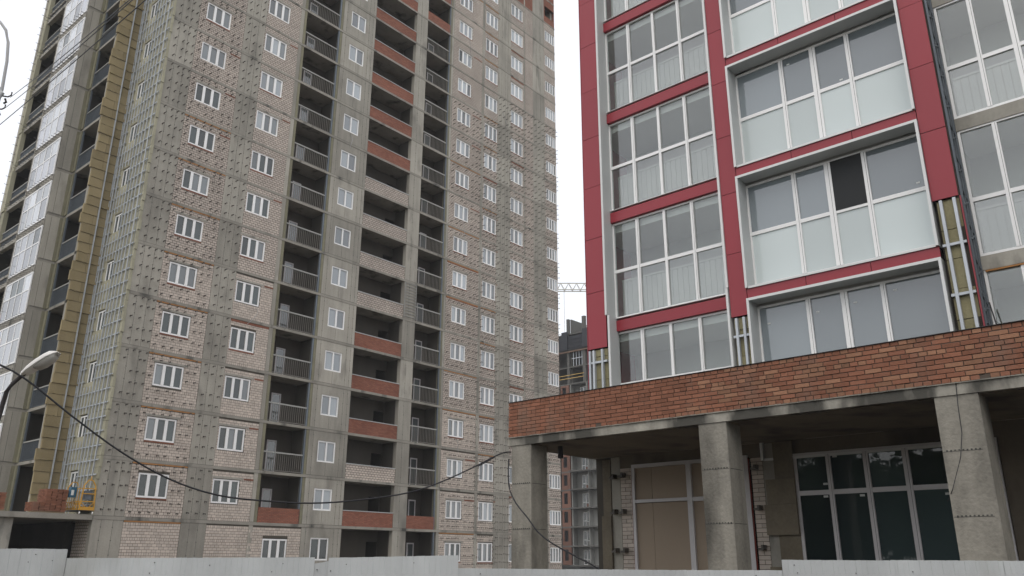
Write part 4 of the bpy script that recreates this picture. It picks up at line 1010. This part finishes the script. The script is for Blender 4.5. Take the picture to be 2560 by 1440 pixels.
for i, (a, b, lab) in enumerate((((-8.50, 12, 9.09), (-2.587, 5.000, 5.907), 'upper of the two overhead wires leaving the hooked pole top'), ((-8.55, 12, 8.88), (-2.688, 5.200, 6.060), 'lower of the two overhead wires leaving the hooked pole top'), ((-9.699, 12.500, 7.975), (-2.748, 5.400, 6.142), 'single overhead wire crossing below the other two at the upper left'))):
    o = link('overhead_wire', M().tube(sagged(a, b, .04), .0055, 6).mesh('overhead_wire', m_cable)); tag(o, lab, 'wire', 'overhead wires')
# slack black cable from the lamp pole to the first canopy column and on to the ground
Lc = [(-7.968, 11.200, 4.642), (-7.593, 11.400, 4.441), (-7.142, 11.700, 4.204), (-6.558, 12.100, 3.716), (-5.998, 12.600, 3.263), (-5.413, 13.100, 2.904), (-4.802, 13.600, 2.693), (-4.189, 14.200, 2.641), (-3.515, 14.800, 2.644), (-2.779, 15.400, 2.743), (-1.976, 16.000, 2.921), (-1.420, 16.600, 3.172), (-0.811, 17.100, 3.509), (-0.367, 17.500, 3.788), (-0.140, 17.800, 3.918), (-0.019, 18.000, 3.952)]
def smooth(P, n=4):
    out = []
    for i in range(len(P) - 1):
        p0, p1, p2, p3 = [Vector(P[max(0, min(len(P) - 1, i + o_))]) for o_ in (-1, 0, 1, 2)]
        for t in [j / n for j in range(n)]:
            out.append(.5 * ((2 * p1) + (-p0 + p2) * t + (2 * p0 - 5 * p1 + 4 * p2 - p3) * t * t + (-p0 + 3 * p1 - 3 * p2 + p3) * t ** 3))
    out.append(Vector(P[-1])); return out
P = smooth(Lc)
o = link('hanging_cable', M().tube(P, .014, 8).mesh('hanging_cable', m_cable, True)); tag(o, 'thick black cable sagging across the tower to the first canopy column', 'cable', 'site cables')
P2 = smooth([(-0.019, 18.000, 3.952), (-0.245, 17.900, 3.904), (-0.454, 17.600, 3.732), (-0.695, 17.300, 3.564)])
o = link('hanging_cable', M().tube(P2, .011, 6).mesh('hanging_cable', m_cable, True)); tag(o, 'short thin black cable twisting beside the thick one near the first column', 'cable', 'site cables')
P3 = smooth([(-0.053, 17.850, 3.779), (-0.060, 17.800, 3.460), (-0.032, 17.750, 3.147), (0.104, 17.600, 2.841), (0.351, 17.400, 2.525), (0.553, 17.300, 2.253), (0.832, 17.200, 2.034), (1.225, 17.100, 1.820), (1.688, 17.000, 1.580), (1.985, 16.900, 1.345)])
o = link('hanging_cable', M().tube(P3, .015, 8).mesh('hanging_cable', m_cable, True)); tag(o, 'dark cable drooping from the first canopy column towards the ground', 'cable', 'site cables')

# ================================================================== site fence of profiled sheets
fence = empty('site_fence', (0, 8.0, 0), 0, 'long pale grey sheet metal site fence along the bottom of the view', 'fence')
def sheet(x0, x1, zl, zr, y=0.0, off=0):
    m = M(); pitch = .105; xs_ = []; x = x0; up_ = False
    prof = [(0, 0), (.055, 0), (.060, -.004), (.10, -.004), (.105, 0)]
    while x < x1:
        for dx, dy in prof[:-1]:
            if x + dx < x1: xs_.append((x + dx, dy))
        x += pitch
    xs_.append((x1, 0)); n = len(xs_)
    for (xx, yy) in xs_:
        t = (xx - x0) / (x1 - x0); zt = zl + (zr - zl) * t + rr.uniform(-.0015, .0015)
        m.v += [(xx, y + yy, .05), (xx, y + yy, zt), (xx, y + yy + .0015, zt), (xx, y + yy + .0015, .05)]
    for i in range(n - 1):
        a = i * 4; b = a + 4
        for q_ in ((a, b, b + 1, a + 1), (a + 1, b + 1, b + 2, a + 2), (a + 2, b + 2, b + 3, a + 3)): m.f.append(q_); m.m.append(0)
    return m
segs = [(-14, -4.15, 1.775, 1.785), (-4.15, -1.83, 1.704, 1.718), (-1.83, -1.70, 1.665, 1.69), (-1.70, -.49, 1.716, 1.746), (-.49, 2.53, 1.629, 1.622), (2.53, 13, 1.716, 1.722)]
j = 0
for (a, b, zl, zr) in segs:
    x = a
    while x < b - .01:
        x2 = min(x + 1.05, b); 
        if b - x2 < .3: x2 = b
        l_ = zl + (zr - zl) * (x - a) / (b - a); r_ = zl + (zr - zl) * (x2 - a) / (b - a)
        o = link('fence_sheet', sheet(x - (.03 if x > a else 0), x2, l_ + rr.uniform(-.003, .003), r_ + rr.uniform(-.003, .003), -.0065 * (j % 2)).mesh('fence_sheet', m_fence), fence)
        for zz in (.035, .10):
            for t in (.2, .7):
                if rr.random() < .45: link('screw', M().box(-.004, .004, -.012, -.0, -.004, .004).mesh('screw', m_arm), fence, (x + (x2 - x) * t + rr.uniform(-.1, .1), 0, min(l_, r_) - zz - rr.uniform(0, .03)))
        x = x2; j += 1
for z in (.4, 1.35): link('fence_rail', M().box(-14, 13, .01, .05, z, z + .04).mesh('fence_rail', m_galvd), fence)
for i in range(11): link('fence_post', M().box(-.03, .03, .05, .11, 0, 1.55).mesh('fence_post', m_galvd), fence, (-13.5 + i * 2.6, 0, 0))

# ================================================================== trees on the street behind the camera (seen in the shop glass)
def tree_mesh(seed, h, r):
    g = random.Random(seed); m = M()
    for i in range(1500):
        u = g.uniform(0, 2 * PI); v = g.uniform(-1, 1); rad = r * (g.random() ** .4) * (1 + .25 * math.sin(3 * u + seed) * math.cos(2.5 * v))
        p = Vector((math.cos(u) * math.sqrt(1 - v * v) * rad, math.sin(u) * math.sqrt(1 - v * v) * rad, h * .50 + v * rad * 1.25))
        s_ = g.uniform(.18, .42); a = Vector((g.uniform(-1, 1), g.uniform(-1, 1), g.uniform(-1, 1))).normalized(); b = a.orthogonal().normalized()
        c_ = a.cross(b)
        m.face([p - b * s_ - c_ * s_ * .5, p + b * s_ - c_ * s_ * .6, p + b * s_ * .8 + c_ * s_ * .6, p - b * s_ * .9 + c_ * s_ * .5])
    return m.mesh('crown', m_leaf)
crowns = [tree_mesh(s_, 9, 3.1) for s_ in (1, 2, 3)]
tm = M().tube([(0, 0, 0), (.1, 0, 2), (0, .1, 4), (.1, .1, 6.5)], [.24, .18, .13, .06], 8); tm.tube([(0, 0, 3), (.8, .3, 4.6), (1.5, .5, 6)], [.1, .07, .03], 6); tm.tube([(0, 0, 3.4), (-.7, -.3, 4.8), (-1.3, -.2, 6.2)], [.1, .07, .03], 6); tmm = tm.mesh('trunk', m_trunk)
for i in range(20):
    e = empty('street_tree', (-74 + i * 4.2 + rr.uniform(-1, 1), -9 - i * .45 + rr.uniform(-2, 2) - (4 if i % 2 == 0 else 0), 0), rr.uniform(0, 6), 'leafy green tree standing in the row across the street', 'tree', 'trees across the street')
    link('crown', crowns[i % 3], e); link('trunk', tmm, e); e.scale = (1.25, 1.25, rr.uniform(1.15, 1.5))

# ================================================================== thin damp air
hz = bpy.data.materials.new('haze'); hz.use_nodes = True; n = hz.node_tree.nodes; n.clear()
ho = n.new('ShaderNodeOutputMaterial'); hv = n.new('ShaderNodeVolumePrincipled'); hv.inputs['Density'].default_value = .0005; hv.inputs['Color'].default_value = (.93, .95, .97, 1)
hz.node_tree.links.new(hv.outputs[0], ho.inputs['Volume'])
link('haze', M().box(-130, 130, -40, 200, -1.2, 72).mesh('haze', hz), kind='stuff')
S.cycles.volume_bounces = 0; S.cycles.volume_max_steps = 32
